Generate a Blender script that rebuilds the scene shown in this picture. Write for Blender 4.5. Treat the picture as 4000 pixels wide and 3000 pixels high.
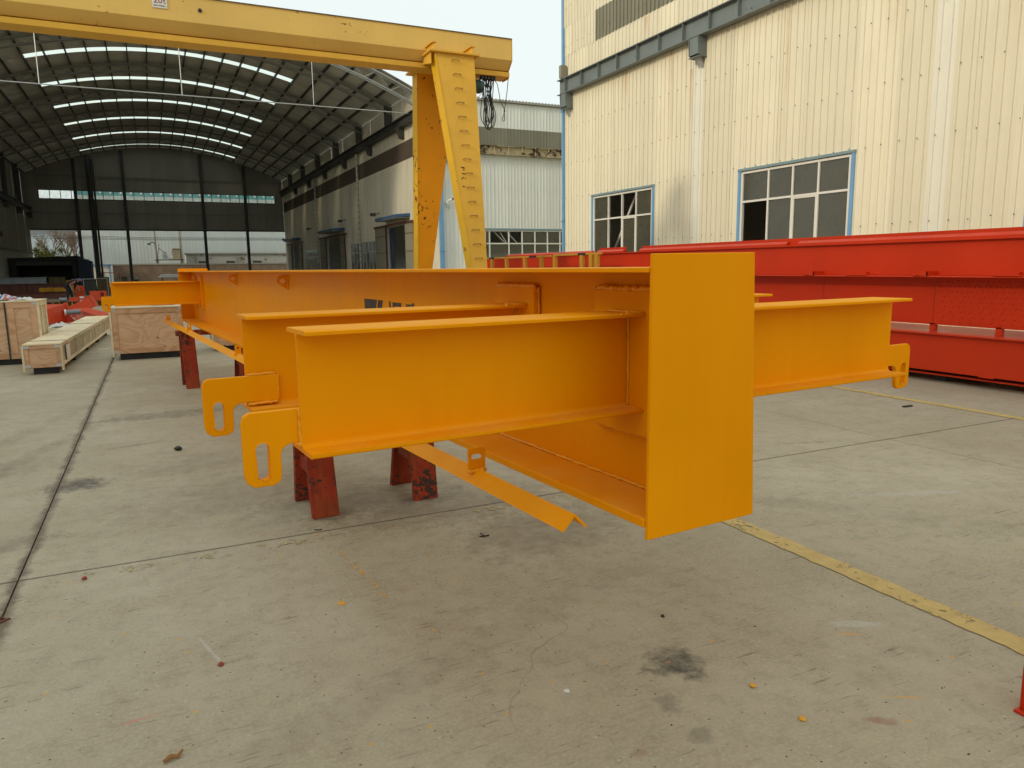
import bpy, bmesh, math, random
from mathutils import Vector, Matrix
R = math.radians
random.seed(7)
for o in list(bpy.data.objects): bpy.data.objects.remove(o)
S = bpy.context.scene
COL = S.collection

# ------------------------------------------------------------------ camera
EYE = 1.5
yaw, pitch, roll = R(25.6468), R(9.03884), R(-0.74241)
fw = Vector((math.sin(yaw)*math.cos(pitch), math.cos(yaw)*math.cos(pitch), -math.sin(pitch)))
r0 = Vector((math.cos(yaw), -math.sin(yaw), 0)); u0 = r0.cross(fw)
rt = r0*math.cos(roll) + u0*math.sin(roll); up = -r0*math.sin(roll) + u0*math.cos(roll)
cd = bpy.data.cameras.new('camera'); cam = bpy.data.objects.new('camera', cd); COL.objects.link(cam)
cam.matrix_world = Matrix(((rt.x, up.x, -fw.x, 0), (rt.y, up.y, -fw.y, 0), (rt.z, up.z, -fw.z, EYE), (0, 0, 0, 1)))
cd.sensor_fit = 'HORIZONTAL'; cd.sensor_width = 36; cd.lens = 26.005; cd.clip_start = 0.05; cd.clip_end = 2000
S.camera = cam

# ------------------------------------------------------------------ sky and sun
SUN_EL = R(22)
to_sun = Vector((-0.97*math.cos(SUN_EL), -0.243*math.cos(SUN_EL), math.sin(SUN_EL)))
W = bpy.data.worlds.new('World'); S.world = W; W.use_nodes = True
wn = W.node_tree; wn.nodes.clear()
sky = wn.nodes.new('ShaderNodeTexSky'); sky.sky_type = 'NISHITA'; sky.sun_disc = False
sky.sun_elevation = SUN_EL; sky.sun_rotation = math.atan2(to_sun.x, to_sun.y)
sky.air_density = 1.0; sky.dust_density = 6.0; sky.ozone_density = 1.0
mix = wn.nodes.new('ShaderNodeMix'); mix.data_type = 'RGBA'; mix.inputs[0].default_value = 0.82   # veil of high thin cloud
mix.inputs[7].default_value = (7.75, 8.45, 8.2, 1)
bg = wn.nodes.new('ShaderNodeBackground'); bg.inputs[1].default_value = 0.1
wo = wn.nodes.new('ShaderNodeOutputWorld')
wn.links.new(sky.outputs[0], mix.inputs[6]); wn.links.new(mix.outputs[2], bg.inputs[0]); wn.links.new(bg.outputs[0], wo.inputs[0])
sd = bpy.data.lights.new('sun', 'SUN'); sd.energy = 0.95; sd.angle = R(6.0); sd.color = (1.0, 0.86, 0.62)
sun = bpy.data.objects.new('sun', sd); COL.objects.link(sun); sun.location = (-20, -15, 30)
sun.rotation_euler = to_sun.to_track_quat('Z', 'Y').to_euler()
S.view_settings.view_transform = 'Standard'; S.view_settings.look = 'None'
S.view_settings.exposure = 0.40; S.view_settings.gamma = 1.0
try: S.view_settings.use_curve_mapping = False
except Exception: pass
S.render.engine = 'CYCLES'
S.cycles.max_bounces = 5; S.cycles.diffuse_bounces = 3; S.cycles.glossy_bounces = 2; S.cycles.transparent_max_bounces = 6
S.cycles.transmission_bounces = 3
S.cycles.sample_clamp_indirect = 4.0

# ------------------------------------------------------------------ material helpers
def newmat(name):
    m = bpy.data.materials.new(name); m.use_nodes = True
    nt = m.node_tree; nt.nodes.clear()
    out = nt.nodes.new('ShaderNodeOutputMaterial'); b = nt.nodes.new('ShaderNodeBsdfPrincipled')
    nt.links.new(b.outputs[0], out.inputs[0])
    return m, nt, b, out
class NT:
    """small wrapper: every call adds one node and returns an output socket"""
    def __init__(s, nt): s.t = nt
    def n(s, typ, ins=(), **props):
        nd = s.t.nodes.new(typ)
        for k, v in props.items(): setattr(nd, k, v)
        for k, v in (ins.items() if isinstance(ins, dict) else enumerate(ins)):
            if v is None: continue
            if isinstance(v, bpy.types.NodeSocket): s.t.links.new(v, nd.inputs[k])
            else: nd.inputs[k].default_value = v
        return nd
    def math(s, op, a, b=None, clamp=False): return s.n('ShaderNodeMath', (a, b), operation=op, use_clamp=clamp).outputs[0]
    def vec(s, op, a, b=None): return s.n('ShaderNodeVectorMath', (a, b), operation=op).outputs[0]
    def mapping(s, v, loc=(0,0,0), rot=(0,0,0), sc=(1,1,1)): return s.n('ShaderNodeMapping', (v, loc, rot, sc)).outputs[0]
    def noise(s, v, scale, detail=2, rough=.55, dist=0): 
        return s.n('ShaderNodeTexNoise', {'Vector': v, 'Scale': scale, 'Detail': detail, 'Roughness': rough, 'Distortion': dist}).outputs[0]
    def mr(s, v, a, b, c=0.0, d=1.0): return s.n('ShaderNodeMapRange', (v, a, b, c, d), clamp=True).outputs[0]
    def mix(s, f, a, b, blend='MIX'):
        nd = s.t.nodes.new('ShaderNodeMix'); nd.data_type = 'RGBA'; nd.blend_type = blend
        for i, v in ((0, f), (6, a), (7, b)):
            if isinstance(v, bpy.types.NodeSocket): s.t.links.new(v, nd.inputs[i])
            else: nd.inputs[i].default_value = v if i == 0 else (*v, 1)[:4]
        return nd.outputs[2]
    def bump(s, h, strength=.3, dist=.01): return s.n('ShaderNodeBump', {'Strength': strength, 'Distance': dist, 'Height': h}).outputs[0]
def sc(c, k): return tuple(max(0, x*k) for x in c)
MATS = {}
def paint(name, col, rough=.45, var=.08, scale=2.5, streak=0.0, streak_col=(.12,.07,.03), rust=0.0, rust_col=(.10,.025,.012),
          rust_scale=9, rnd=0.0, metallic=0.0, bump=0.0, bscale=30, spec=.5, dust_sheen=0.0, dust_sheen_col=(.42,.37,.28)):
    if name in MATS: return MATS[name]
    m, nt, b, out = newmat(name); N = NT(nt)
    oc = N.n('ShaderNodeTexCoord').outputs['Object']
    nb_ = N.noise(oc, scale, 3); c = N.mix(N.mr(nb_, .3, .7), sc(col, 1-var), sc(col, 1+var))
    if rnd:
        rv = N.n('ShaderNodeObjectInfo').outputs['Random']
        c = N.mix(1.0, c, N.mix(rv, (1-rnd,)*3, (1+rnd*.25, 1+rnd*.25, 1+rnd*.35)), 'MULTIPLY')
    if dust_sheen:
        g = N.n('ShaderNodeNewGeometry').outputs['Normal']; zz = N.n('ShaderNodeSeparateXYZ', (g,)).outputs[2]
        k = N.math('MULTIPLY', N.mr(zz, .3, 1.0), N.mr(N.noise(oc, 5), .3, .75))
        c = N.mix(N.math('MULTIPLY', k, dust_sheen), c, dust_sheen_col)
    if streak:
        sv = N.noise(N.mapping(oc, sc=(5, 5, .22)), 2.2, 3, .6)
        c = N.mix(N.math('MULTIPLY', N.mr(sv, .5, .8), streak), c, streak_col)
    if rust:
        rn = N.noise(oc, rust_scale, 4, .65); rg = N.noise(oc, rust_scale*.12, 2)
        k = N.mr(N.math('ADD', rn, N.math('MULTIPLY', N.math('SUBTRACT', rg, .5), .7)), .72-rust*.3, .75-rust*.3)
        c = N.mix(k, c, rust_col)
    nt.links.new(c, b.inputs['Base Color'])
    rr = N.mr(nb_, .3, .7, rough*.82, min(1, rough*1.18)); nt.links.new(rr, b.inputs['Roughness'])
    b.inputs['Metallic'].default_value = metallic; b.inputs['Specular IOR Level'].default_value = spec
    if bump: nt.links.new(N.bump(N.noise(oc, bscale, 4, .6), bump, .004), b.inputs['Normal'])
    MATS[name] = m; return m

YEL = (.93, .338, .0)
M_yel = paint('yellow_enamel', YEL, .45, .06, 1.1, bump=.15, bscale=7, spec=.07, streak=.25, streak_col=(.82, .25, .0), dust_sheen=.42, dust_sheen_col=(.86, .50, .10))  # upward faces paler: sky reflection put into the paint colour
M_yelw = paint('yellow_enamel_weld', (.95, .39, .008), .38, .10, 30, bump=.4, bscale=90)
M_beam = paint('faded_yellow', (.80, .53, .15), .65, .06, 1.0, spec=.2, streak=.10, streak_col=(.5,.3,.1), rust=.02, rust_col=(.2,.08,.03), rust_scale=9)
M_gan = paint('weathered_yellow', (.76, .43, .06), .6, .07, 1.2, spec=.2, streak=.14, streak_col=(.40,.2,.06), rust=.0, rust_col=(.16,.05,.02), rust_scale=11)
M_gan2 = paint('deep_yellow', (.90, .36, .0), .5, .06, 1.5, rust=.16, rust_col=(.15,.03,.015), rust_scale=10)
M_gline = paint('worn_rail_edge', (.16, .11, .06), .8, .3, 3)
M_red = paint('red_enamel', (.57, .036, .007), .42, .08, .9, bump=.10, bscale=6, dust_sheen=.16, dust_sheen_col=(.70,.28,.20), spec=.22, streak=.18, streak_col=(.50,.028,.008))
M_orange = paint('orange_red_enamel', (.66, .065, .015), .42, .07, 2)
M_horse = paint('chipped_red_wood', (.30, .036, .013), .65, .35, 5, spec=.2, rust=.46, rust_col=(.06,.035,.025), rust_scale=34, bump=.8, bscale=22, streak=.55, streak_col=(.40,.15,.04))
M_cream = paint('cream_sheet', (.82, .765, .60), .5, .03, .7, spec=.25, streak=.14, streak_col=(.45,.30,.14), rnd=.09)
M_white_sheet = paint('white_sheet', (.82, .80, .69), .5, .03, .7, streak=.06, rnd=.05)
M_grey_sheet = paint('grey_sheet', (.79, .81, .755), .55, .04, .7, streak=.16, streak_col=(.38,.34,.24), rnd=.10)
M_hall_sheet = paint('hall_side_sheet', (.74, .69, .56), .6, .06, .4, streak=.30, streak_col=(.2,.16,.10), rnd=.10)
M_band = paint('grey_green_frp', (.235, .225, .165), .6, .06, .6, streak=.15, rnd=.10)
M_brown_band = paint('brown_band_sheet', (.115, .085, .06), .7, .06, .6, rnd=.10)
M_dark_sheet = paint('dark_sheet', (.36, .345, .30), .7, .08, .5, streak=.2, rnd=.12)
M_roof_sheet = paint('roof_sheet', (.60, .58, .52), .7, .08, .5, rnd=.16)
M_steel = paint('grey_green_steel', (.17, .20, .20), .5, .1, 1.5, streak=.2, streak_col=(.12,.07,.04), rust=.06)
M_darksteel = paint('dark_steel', (.055, .055, .05), .6, .15, 2)
M_galv = paint('galvanised', (.50, .51, .50), .4, .1, 6, metallic=.4)
M_whitep = paint('white_paint', (.76, .74, .68), .4, .04, 2)
M_truss = paint('daylit_truss', (.34, .35, .33), .5, .05, 2)  # front truss in a lighter grey, outdoor light put into its colour
M_truss_in = paint('grey_truss', (.24, .245, .23), .5, .06, 2)
M_bluep = paint('blue_trim', (.17, .36, .60), .45, .07, 2)
M_blued = paint('blue_dark_trim', (.10, .26, .52), .45, .07, 2)
M_grntrim = paint('grey_blue_trim', (.20, .29, .32), .5, .06, 2)
M_rustbeam = paint('rusty_cream_beam', (.48, .40, .24), .8, .1, 2, rust=.72, rust_col=(.075,.042,.025), rust_scale=4)
M_ruststeel = paint('brown_steel', (.125, .045, .03), .75, .15, 1.4, rust=.2)
M_olive = paint('olive_brown_steel', (.11, .075, .02), .7, .15, 1.4)
M_yelstock = paint('stock_yellow', (.55, .27, .02), .5, .08, 2)
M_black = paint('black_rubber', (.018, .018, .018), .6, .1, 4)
M_booth = paint('booth_black', (.022, .022, .022), .8, .2, 1)
M_tank = paint('navy_tank', (.02, .035, .065), .7, .15, 1)
M_motor = paint('green_motor', (.05, .105, .085), .45, .1, 6)
M_motorg = paint('grey_motor', (.20, .23, .25), .4, .1, 6)
M_cable = paint('cable_black', (.022, .025, .022), .55, .1, 8)
M_concrete_p = paint('concrete_post', (.34, .32, .27), .85, .1, 3, bump=.2)
M_plaster = paint('peeling_plaster', (.52, .51, .46), .9, .06, 2, rust=.38, rust_col=(.24, .17, .12), rust_scale=1.3)
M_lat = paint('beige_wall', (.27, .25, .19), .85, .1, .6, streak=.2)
M_skin = paint('skin', (.42, .22, .15), .6, .05, 8)
M_navy = paint('navy_cloth', (.016, .017, .03), .9, .2, 8)
M_pink = paint('faded_red_cloth', (.35, .12, .11), .9, .15, 6)
M_cap = paint('purple_cap', (.16, .10, .22), .8, .2, 8)
M_cloth = paint('white_plastic', (.60, .58, .54), .7, .15, 12)
M_letter = paint('stencil_black', (.032, .012, .006), .5, .1, 8)
M_signred = paint('sign_red', (.30, .03, .02), .5, .05, 8)
M_signdark = paint('sign_dark', (.07, .06, .05), .5, .05, 8)
M_bark = paint('grey_bark', (.20, .15, .11), .9, .15, 3)
M_teal = paint('teal_sheet', (.14, .36, .38), .5, .06, .6)
M_farblue = paint('pale_blue_sheet', (.42, .50, .54), .6, .05, .5)
M_farwhite = paint('far_white_sheet', (.56, .60, .58), .6, .04, .5, rnd=.06, streak=.10, streak_col=(.4,.38,.3))
M_stick = paint('dark_twig', (.03, .02, .015), .9, .2, 20)
M_leafd = paint('dry_leaf', (.30, .14, .04), .8, .2, 20)
M_chipy = paint('paint_chip_yellow', (.75, .36, .03), .6, .1, 20)
M_chipw = paint('white_chip', (.75, .74, .70), .6, .1, 20)
M_chipr = paint('red_chip', (.30, .05, .02), .7, .1, 20)

def rust_runs(m, runs):
    """vertical rust runs: y, half width, z bottom, z top, strength"""
    nt = m.node_tree; N = NT(nt); b = next(n for n in nt.nodes if n.type == 'BSDF_PRINCIPLED')
    c = b.inputs['Base Color'].links[0].from_socket
    P = N.n('ShaderNodeNewGeometry').outputs['Position']; px, py, pz = N.n('ShaderNodeSeparateXYZ', (P,)).outputs
    nz = N.noise(N.mapping(P, sc=(6, 6, .35)), 3, 3, .6)
    for y, w, z0, z1, st in runs:
        d = N.math('ABSOLUTE', N.math('SUBTRACT', py, y)); k = N.mr(d, w*.2, w, st, 0)
        k = N.math('MULTIPLY', k, N.math('MULTIPLY', N.mr(pz, z0, z1, .0, 1.0), N.math('LESS_THAN', pz, z1+.05)))
        c = N.mix(N.math('MULTIPLY', k, N.mr(nz, .3, .6)), c, (.52, .27, .09))
    c = N.mix(N.math('MULTIPLY', N.mr(pz, 0.0, 1.6, .35, 0), N.mr(nz, .3, .7)), c, (.45, .37, .25))
    nt.links.new(c, b.inputs['Base Color'])
rust_runs(M_cream, ((18.22, .10, 4.0, 7.5, .8), (13.83, .09, 3.9, 7.4, .75), (17.32, .05, 4.5, 6.8, .6), (20.6, .3, 6.2, 7.5, .35), (11.0, .35, 5.8, 7.5, .35), (16.0, .3, 8.1, 8.7, .4), (8.6, .2, 4.5, 7.4, .3), (19.5, .25, 8.1, 8.8, .35)))
def mat_wood(name, c1, c2, ring=5.0, knots=True):
    m, nt, b, out = newmat(name); N = NT(nt)
    oc = N.n('ShaderNodeTexCoord').outputs['Object']; rv = N.n('ShaderNodeObjectInfo').outputs['Random']
    v = N.vec('ADD', oc, N.n('ShaderNodeCombineXYZ', (N.math('MULTIPLY', rv, 17), N.math('MULTIPLY', rv, 9), N.math('MULTIPLY', rv, 23))).outputs[0])
    w = N.mapping(v, sc=(1.0, 1.0, 1.9))
    n1 = N.noise(w, 1.5, 1, .4, .8)
    k = N.math('MULTIPLY_ADD', N.math('SINE', N.math('MULTIPLY', n1, ring*6.0)), .5); nt.nodes[-1].inputs[2].default_value = .5
    c = N.mix(k, c1, c2)
    c = N.mix(N.math('MULTIPLY', N.mr(N.noise(N.mapping(v, sc=(2, 2, 26)), 4, 4), .45, .75), .35), c, sc(c1, .7))
    c = N.mix(1.0, c, N.mix(rv, (.86, .86, .86), (1.08, 1.08, 1.08)), 'MULTIPLY')
    if knots:
        vo = N.n('ShaderNodeTexVoronoi', {'Vector': v, 'Scale': 4.2}).outputs['Distance']
        c = N.mix(N.mr(vo, .05, .085, .85, 0), c, (.07, .03, .015))
    nt.links.new(c, b.inputs['Base Color']); b.inputs['Roughness'].default_value = .75
    nt.links.new(N.bump(n1, .15, .003), b.inputs['Normal'])
    return m
M_ply = mat_wood('plywood', (.63, .375, .215), (.73, .475, .285), 11)
M_batten = mat_wood('red_batten', (.52, .285, .15), (.66, .40, .23), 5)
M_pine2 = mat_wood('weathered_ply', (.50, .39, .24), (.60, .48, .31), 5)
M_pine = mat_wood('pale_pine', (.70, .57, .36), (.82, .70, .48), 3)

def mat_glass(name, tint, gloss=.14, trans=.55):
    m, nt, b, out = newmat(name); N = NT(nt); nt.nodes.remove(b)
    oc = N.n('ShaderNodeTexCoord').outputs['Object']
    t = N.n('ShaderNodeBsdfTransparent', ((*tint, 1),)).outputs[0]
    d = N.n('ShaderNodeBsdfDiffuse', ((.12, .115, .085, 1),)).outputs[0]
    g = N.n('ShaderNodeBsdfGlossy', {'Color': (.8, .85, .85, 1), 'Roughness': .06}).outputs[0]
    f = N.n('ShaderNodeFresnel', (1.45,)).outputs[0]
    a = N.n('ShaderNodeMixShader', (N.mr(N.noise(oc, 3), .2, .8, trans-.1, trans+.1), d, t)).outputs[0]
    s = N.n('ShaderNodeMixShader', (f, a, g)).outputs[0]
    nt.links.new(s, out.inputs[0]); return m
M_glass = mat_glass('dusty_glass', (.55, .55, .48), trans=.30)
M_clear = mat_glass('clear_glass', (.95, .97, .95), trans=.93)
def mat_skylight():
    m, nt, b, out = newmat('skylight_sheet'); N = NT(nt); nt.nodes.remove(b)
    rv = N.n('ShaderNodeObjectInfo').outputs['Random']
    k = N.mr(rv, .0, .12, .55, 1.0)
    t = N.n('ShaderNodeBsdfTransparent', ((.95, 1.0, .93, 1),)).outputs[0]
    d = N.n('ShaderNodeBsdfTranslucent', ((.8, .82, .72, 1),)).outputs[0]
    s = N.n('ShaderNodeMixShader', (N.math('MULTIPLY', k, .92), d, t)).outputs[0]
    nt.links.new(s, out.inputs[0]); return m
M_sky = mat_skylight()

def mat_concrete():
    m, nt, b, out = newmat('concrete'); N = NT(nt)
    P = N.n('ShaderNodeNewGeometry').outputs['Position']
    px, py, pz = N.n('ShaderNodeSeparateXYZ', (P,)).outputs
    rv = N.n('ShaderNodeObjectInfo').outputs['Random']
    n1 = N.noise(P, .45, 3, .6); n2 = N.noise(P, 2.6, 3, .65); n3 = N.noise(P, 11, 3, .7); n4 = N.noise(P, 70, 1, .6)
    c = N.mix(N.mr(n1, .35, .68), (.375, .316, .210), (.470, .412, .297))
    c = N.mix(N.mr(n2, .40, .70, 0, .5), c, (.340, .280, .185))
    c = N.mix(N.mr(n3, .46, .72, 0, .40), c, (.25, .20, .135))
    c = N.mix(N.mr(n4, .40, .78, 0, .34), c, (.54, .505, .415))
    c = N.mix(1.0, c, N.mix(rv, (.95, .95, .95), (1.04, 1.04, 1.04)), 'MULTIPLY')
    # long drag scratches and tyre scuffs, each set in one direction
    for ang, thr, col, k in ((0.35, .60, (.13, .105, .075), .75), (1.25, .63, (.58, .56, .51), .6), (-.5, .62, (.14, .11, .08), .7)):
        f = N.mr(N.noise(N.mapping(P, rot=(0, 0, ang), sc=(1.6, 22, 1)), 2.3, 3, .8), thr, thr+.09, 0, k)
        c = N.mix(N.math('MULTIPLY', f, N.mr(n1 if ang > 1 else n2, .42, .58)), c, col)
    # small chips and pits
    PD = N.vec('ADD', N.mapping(P, sc=(1, 1.3, 1)), N.vec('MULTIPLY', N.n('ShaderNodeTexNoise', {'Vector': P, 'Scale': 24, 'Detail': 1}).outputs['Color'], (.03, .03, 0)))
    for scl, thr, rsel, col, k in ((26, .10, .05, (.06, .045, .03), .85), (7, .032, .35, (.03, .022, .018), .95), (4.2, .040, .22, (.66, .37, .06), .9), (11, .06, .06, (.60, .57, .50), .6)):
        vn = N.n('ShaderNodeTexVoronoi', {'Vector': PD, 'Scale': scl, 'Randomness': 1}, voronoi_dimensions='2D')
        rc = N.n('ShaderNodeSeparateXYZ', (vn.outputs['Color'],)).outputs[0]
        f = N.math('MULTIPLY', N.mr(vn.outputs['Distance'], thr*.7, thr, k, 0), N.math('LESS_THAN', rc, rsel))
        c = N.mix(f, c, col)
    ve = N.n('ShaderNodeTexVoronoi', {'Vector': N.vec('ADD', P, N.vec('MULTIPLY', N.n('ShaderNodeTexNoise', {'Vector': P, 'Scale': 2.2, 'Detail': 2}).outputs['Color'], (.5, .5, 0))), 'Scale': .33}, voronoi_dimensions='2D', feature='DISTANCE_TO_EDGE').outputs['Distance']
    c = N.mix(N.math('MULTIPLY', N.mr(ve, .0008, .002, .28, 0), N.mr(n1, .5, .58)), c, (.10, .08, .055))
    # fixed stains: x, y, rx, ry, angle, strength, colour
    wob = N.math('ADD', N.noise(P, 6, 3, .8), N.math('MULTIPLY', N.math('SUBTRACT', N.noise(P, 28, 2, .7), .5), .55)); brk = N.mr(N.math('ADD', n3, N.math('MULTIPLY', n4, .5)), .5, .9, .45, 1.0)
    for sx, sy, rx, ry, an, st, col in ((-.58, 5.93, .20, .17, .4, .85, (.06, .055, .05)), (1.67, 2.09, .105, .10, -.7, .9, (.055, .058, .045)), (.05, 8.5, .75, .22, .1, .5, (.10, .085, .06)),
            (-.9, 4.75, .28, .12, .2, .4, (.12, .095, .06)), (1.66, 2.11, .02, .012, 0, .8, (.45, .25, .14)), (1.5, 1.90, .05, .06, .5, .55, (.09, .08, .06)), (1.48, 1.70, .045, .035, 0, .5, (.08, .085, .065)),
            (1.9, 3.6, .5, .35, .3, .45, (.13, .10, .07)), (1.62, 4.3, .75, .35, 0, .5, (.15, .125, .09)), (1.25, 1.72, .03, .02, 0, .5, (.25, .11, .08)), (2.05, 1.5, .05, .02, -.6, .6, (.28, .10, .08)),
            (-.15, 2.626, .10, .0045, .12, .8, (.62, .20, .15)), (.09, 3.02, .13, .008, -1.32, .5, (.62, .60, .56)), (2.55, 2.0, .12, .03, -.5, .5, (.58, .57, .53)), (2.9, 3.6, .2, .07, -.4, .5, (.58, .57, .53)),
            (2.25, 1.55, .07, .006, -.55, .8, (.66, .36, .10)), (2.45, 1.95, .06, .008, -.5, .7, (.66, .36, .10)), (4.3, 3.1, .35, .05, -.35, .35, (.55, .54, .5)), (4.9, 4.4, .25, .03, -.3, .4, (.08, .07, .05)),
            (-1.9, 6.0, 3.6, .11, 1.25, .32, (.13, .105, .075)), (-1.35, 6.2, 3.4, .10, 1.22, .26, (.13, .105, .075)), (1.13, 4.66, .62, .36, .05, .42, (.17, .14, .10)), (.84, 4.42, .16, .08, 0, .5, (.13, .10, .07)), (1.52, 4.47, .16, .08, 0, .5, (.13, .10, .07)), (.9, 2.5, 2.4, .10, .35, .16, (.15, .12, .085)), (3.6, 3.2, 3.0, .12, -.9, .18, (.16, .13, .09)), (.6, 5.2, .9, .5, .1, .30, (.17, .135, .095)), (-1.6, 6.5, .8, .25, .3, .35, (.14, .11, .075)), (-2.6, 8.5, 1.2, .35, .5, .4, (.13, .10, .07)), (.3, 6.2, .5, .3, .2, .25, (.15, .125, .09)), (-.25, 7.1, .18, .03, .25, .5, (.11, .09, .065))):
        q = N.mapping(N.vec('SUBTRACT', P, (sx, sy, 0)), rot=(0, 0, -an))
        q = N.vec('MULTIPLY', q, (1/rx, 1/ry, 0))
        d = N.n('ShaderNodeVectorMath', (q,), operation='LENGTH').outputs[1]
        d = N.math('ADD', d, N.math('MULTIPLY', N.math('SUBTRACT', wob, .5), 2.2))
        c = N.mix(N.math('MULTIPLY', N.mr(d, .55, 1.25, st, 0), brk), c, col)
    # row of paint drips and the ragged joint
    jx = N.math('ABSOLUTE', N.math('ADD', N.math('ADD', px, .712), N.math('MULTIPLY', N.math('SUBTRACT', N.noise(P, 4, 4, .8), .5), .13)))
    c = N.mix(N.mr(jx, .008, N.n('ShaderNodeMath', (N.math('MULTIPLY', N.noise(P, 1.6, 3, .7), .085), .006), operation='ADD').outputs[0], .9, 0), c, (.15, .115, .08))
    jy = N.math('ABSOLUTE', N.math('SUBTRACT', N.math('ADD', py, N.math('MULTIPLY', N.math('SUBTRACT', N.noise(P, 9, 3, .7), .5), .02)), 4.17))
    c = N.mix(N.mr(jy, .004, .016, .6, 0), c, (.13, .10, .07))
    nt.links.new(c, b.inputs['Base Color'])
    nt.links.new(N.mr(n2, .3, .7, .62, .85), b.inputs['Roughness']); b.inputs['Specular IOR Level'].default_value = .35
    h = N.math('ADD', N.math('MULTIPLY', n3, 1.2), N.math('ADD', n4, N.noise(P, 180, 1, .6)))
    nt.links.new(N.bump(h, .45, .004), b.inputs['Normal'])
    return m
M_conc = mat_concrete()
def mat_line(name, col, wear):
    m, nt, b, out = newmat(name); N = NT(nt)
    P = N.n('ShaderNodeNewGeometry').outputs['Position']
    b.inputs['Base Color'].default_value = (*col, 1)
    c = N.mix(N.mr(N.noise(P, 9, 5, .7), .35, .7), sc(col, .82), sc(col, 1.08)); nt.links.new(c, b.inputs['Base Color'])
    b.inputs['Roughness'].default_value = .8
    a = N.math('ADD', N.math('MULTIPLY', N.noise(P, 22, 3, .75), .6), N.math('MULTIPLY', N.noise(P, 4, 3, .6), .4))
    uv = N.n('ShaderNodeTexCoord').outputs['Generated']; ux, uy, uz = N.n('ShaderNodeSeparateXYZ', (uv,)).outputs
    nt.links.new(N.mr(a, wear, wear+.06), b.inputs['Alpha'])
    return m
M_line = mat_line('worn_yellow_line', (.60, .43, .16), .38)
M_linef = mat_line('faded_yellow_line', (.52, .41, .21), .54)
def mat_brick():
    m, nt, b, out = newmat('old_brick'); N = NT(nt)
    P = N.n('ShaderNodeTexCoord').outputs['Object']
    x, y, z = N.n('ShaderNodeSeparateXYZ', (P,)).outputs
    v = N.n('ShaderNodeCombineXYZ', (x, z, 0)).outputs[0]
    br = N.n('ShaderNodeTexBrick', {'Vector': v, 'Color1': (.22, .115, .075, 1), 'Color2': (.15, .075, .05, 1), 'Mortar': (.30, .25, .19, 1), 'Scale': 1.0, 'Mortar Size': .012, 'Brick Width': .24, 'Row Height': .075})
    c = N.mix(N.mr(N.noise(P, 1.2, 4), .4, .75, 0, .6), br.outputs[0], (.33, .27, .20))
    nt.links.new(c, b.inputs['Base Color']); b.inputs['Roughness'].default_value = .9; return m
M_brick = mat_brick()
def mat_stripes():
    m, nt, b, out = newmat('striped_cloth'); N = NT(nt)
    P = N.n('ShaderNodeTexCoord').outputs['Object']; x, y, z = N.n('ShaderNodeSeparateXYZ', (N.mapping(P, rot=(0, .5, .5)),)).outputs
    t = N.math('FRACT', N.math('MULTIPLY', x, 7.0))
    cr = N.n('ShaderNodeValToRGB', (t,)); cr.color_ramp.interpolation = 'CONSTANT'; e = cr.color_ramp.elements
    e[0].color = (.55, .55, .56, 1); e[1].position = .3; e[1].color = (.05, .10, .32, 1)
    for p_, c_ in ((.5, (.55, .55, .56, 1)), (.7, (.42, .12, .13, 1))):
        k = e.new(p_); k.color = c_
    nt.links.new(cr.outputs[0], b.inputs['Base Color']); b.inputs['Roughness'].default_value = .7; return m
M_stripes = mat_stripes()
def mat_leaf():
    m, nt, b, out = newmat('tree_leaf'); N = NT(nt)
    P = N.n('ShaderNodeTexCoord').outputs['Object']
    c = N.mix(N.mr(N.noise(P, 1.3, 3), .35, .65), (.06, .085, .015), (.17, .15, .025)); nt.links.new(c, b.inputs['Base Color'])
    b.inputs['Roughness'].default_value = .6; return m
M_leaf = mat_leaf()

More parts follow.
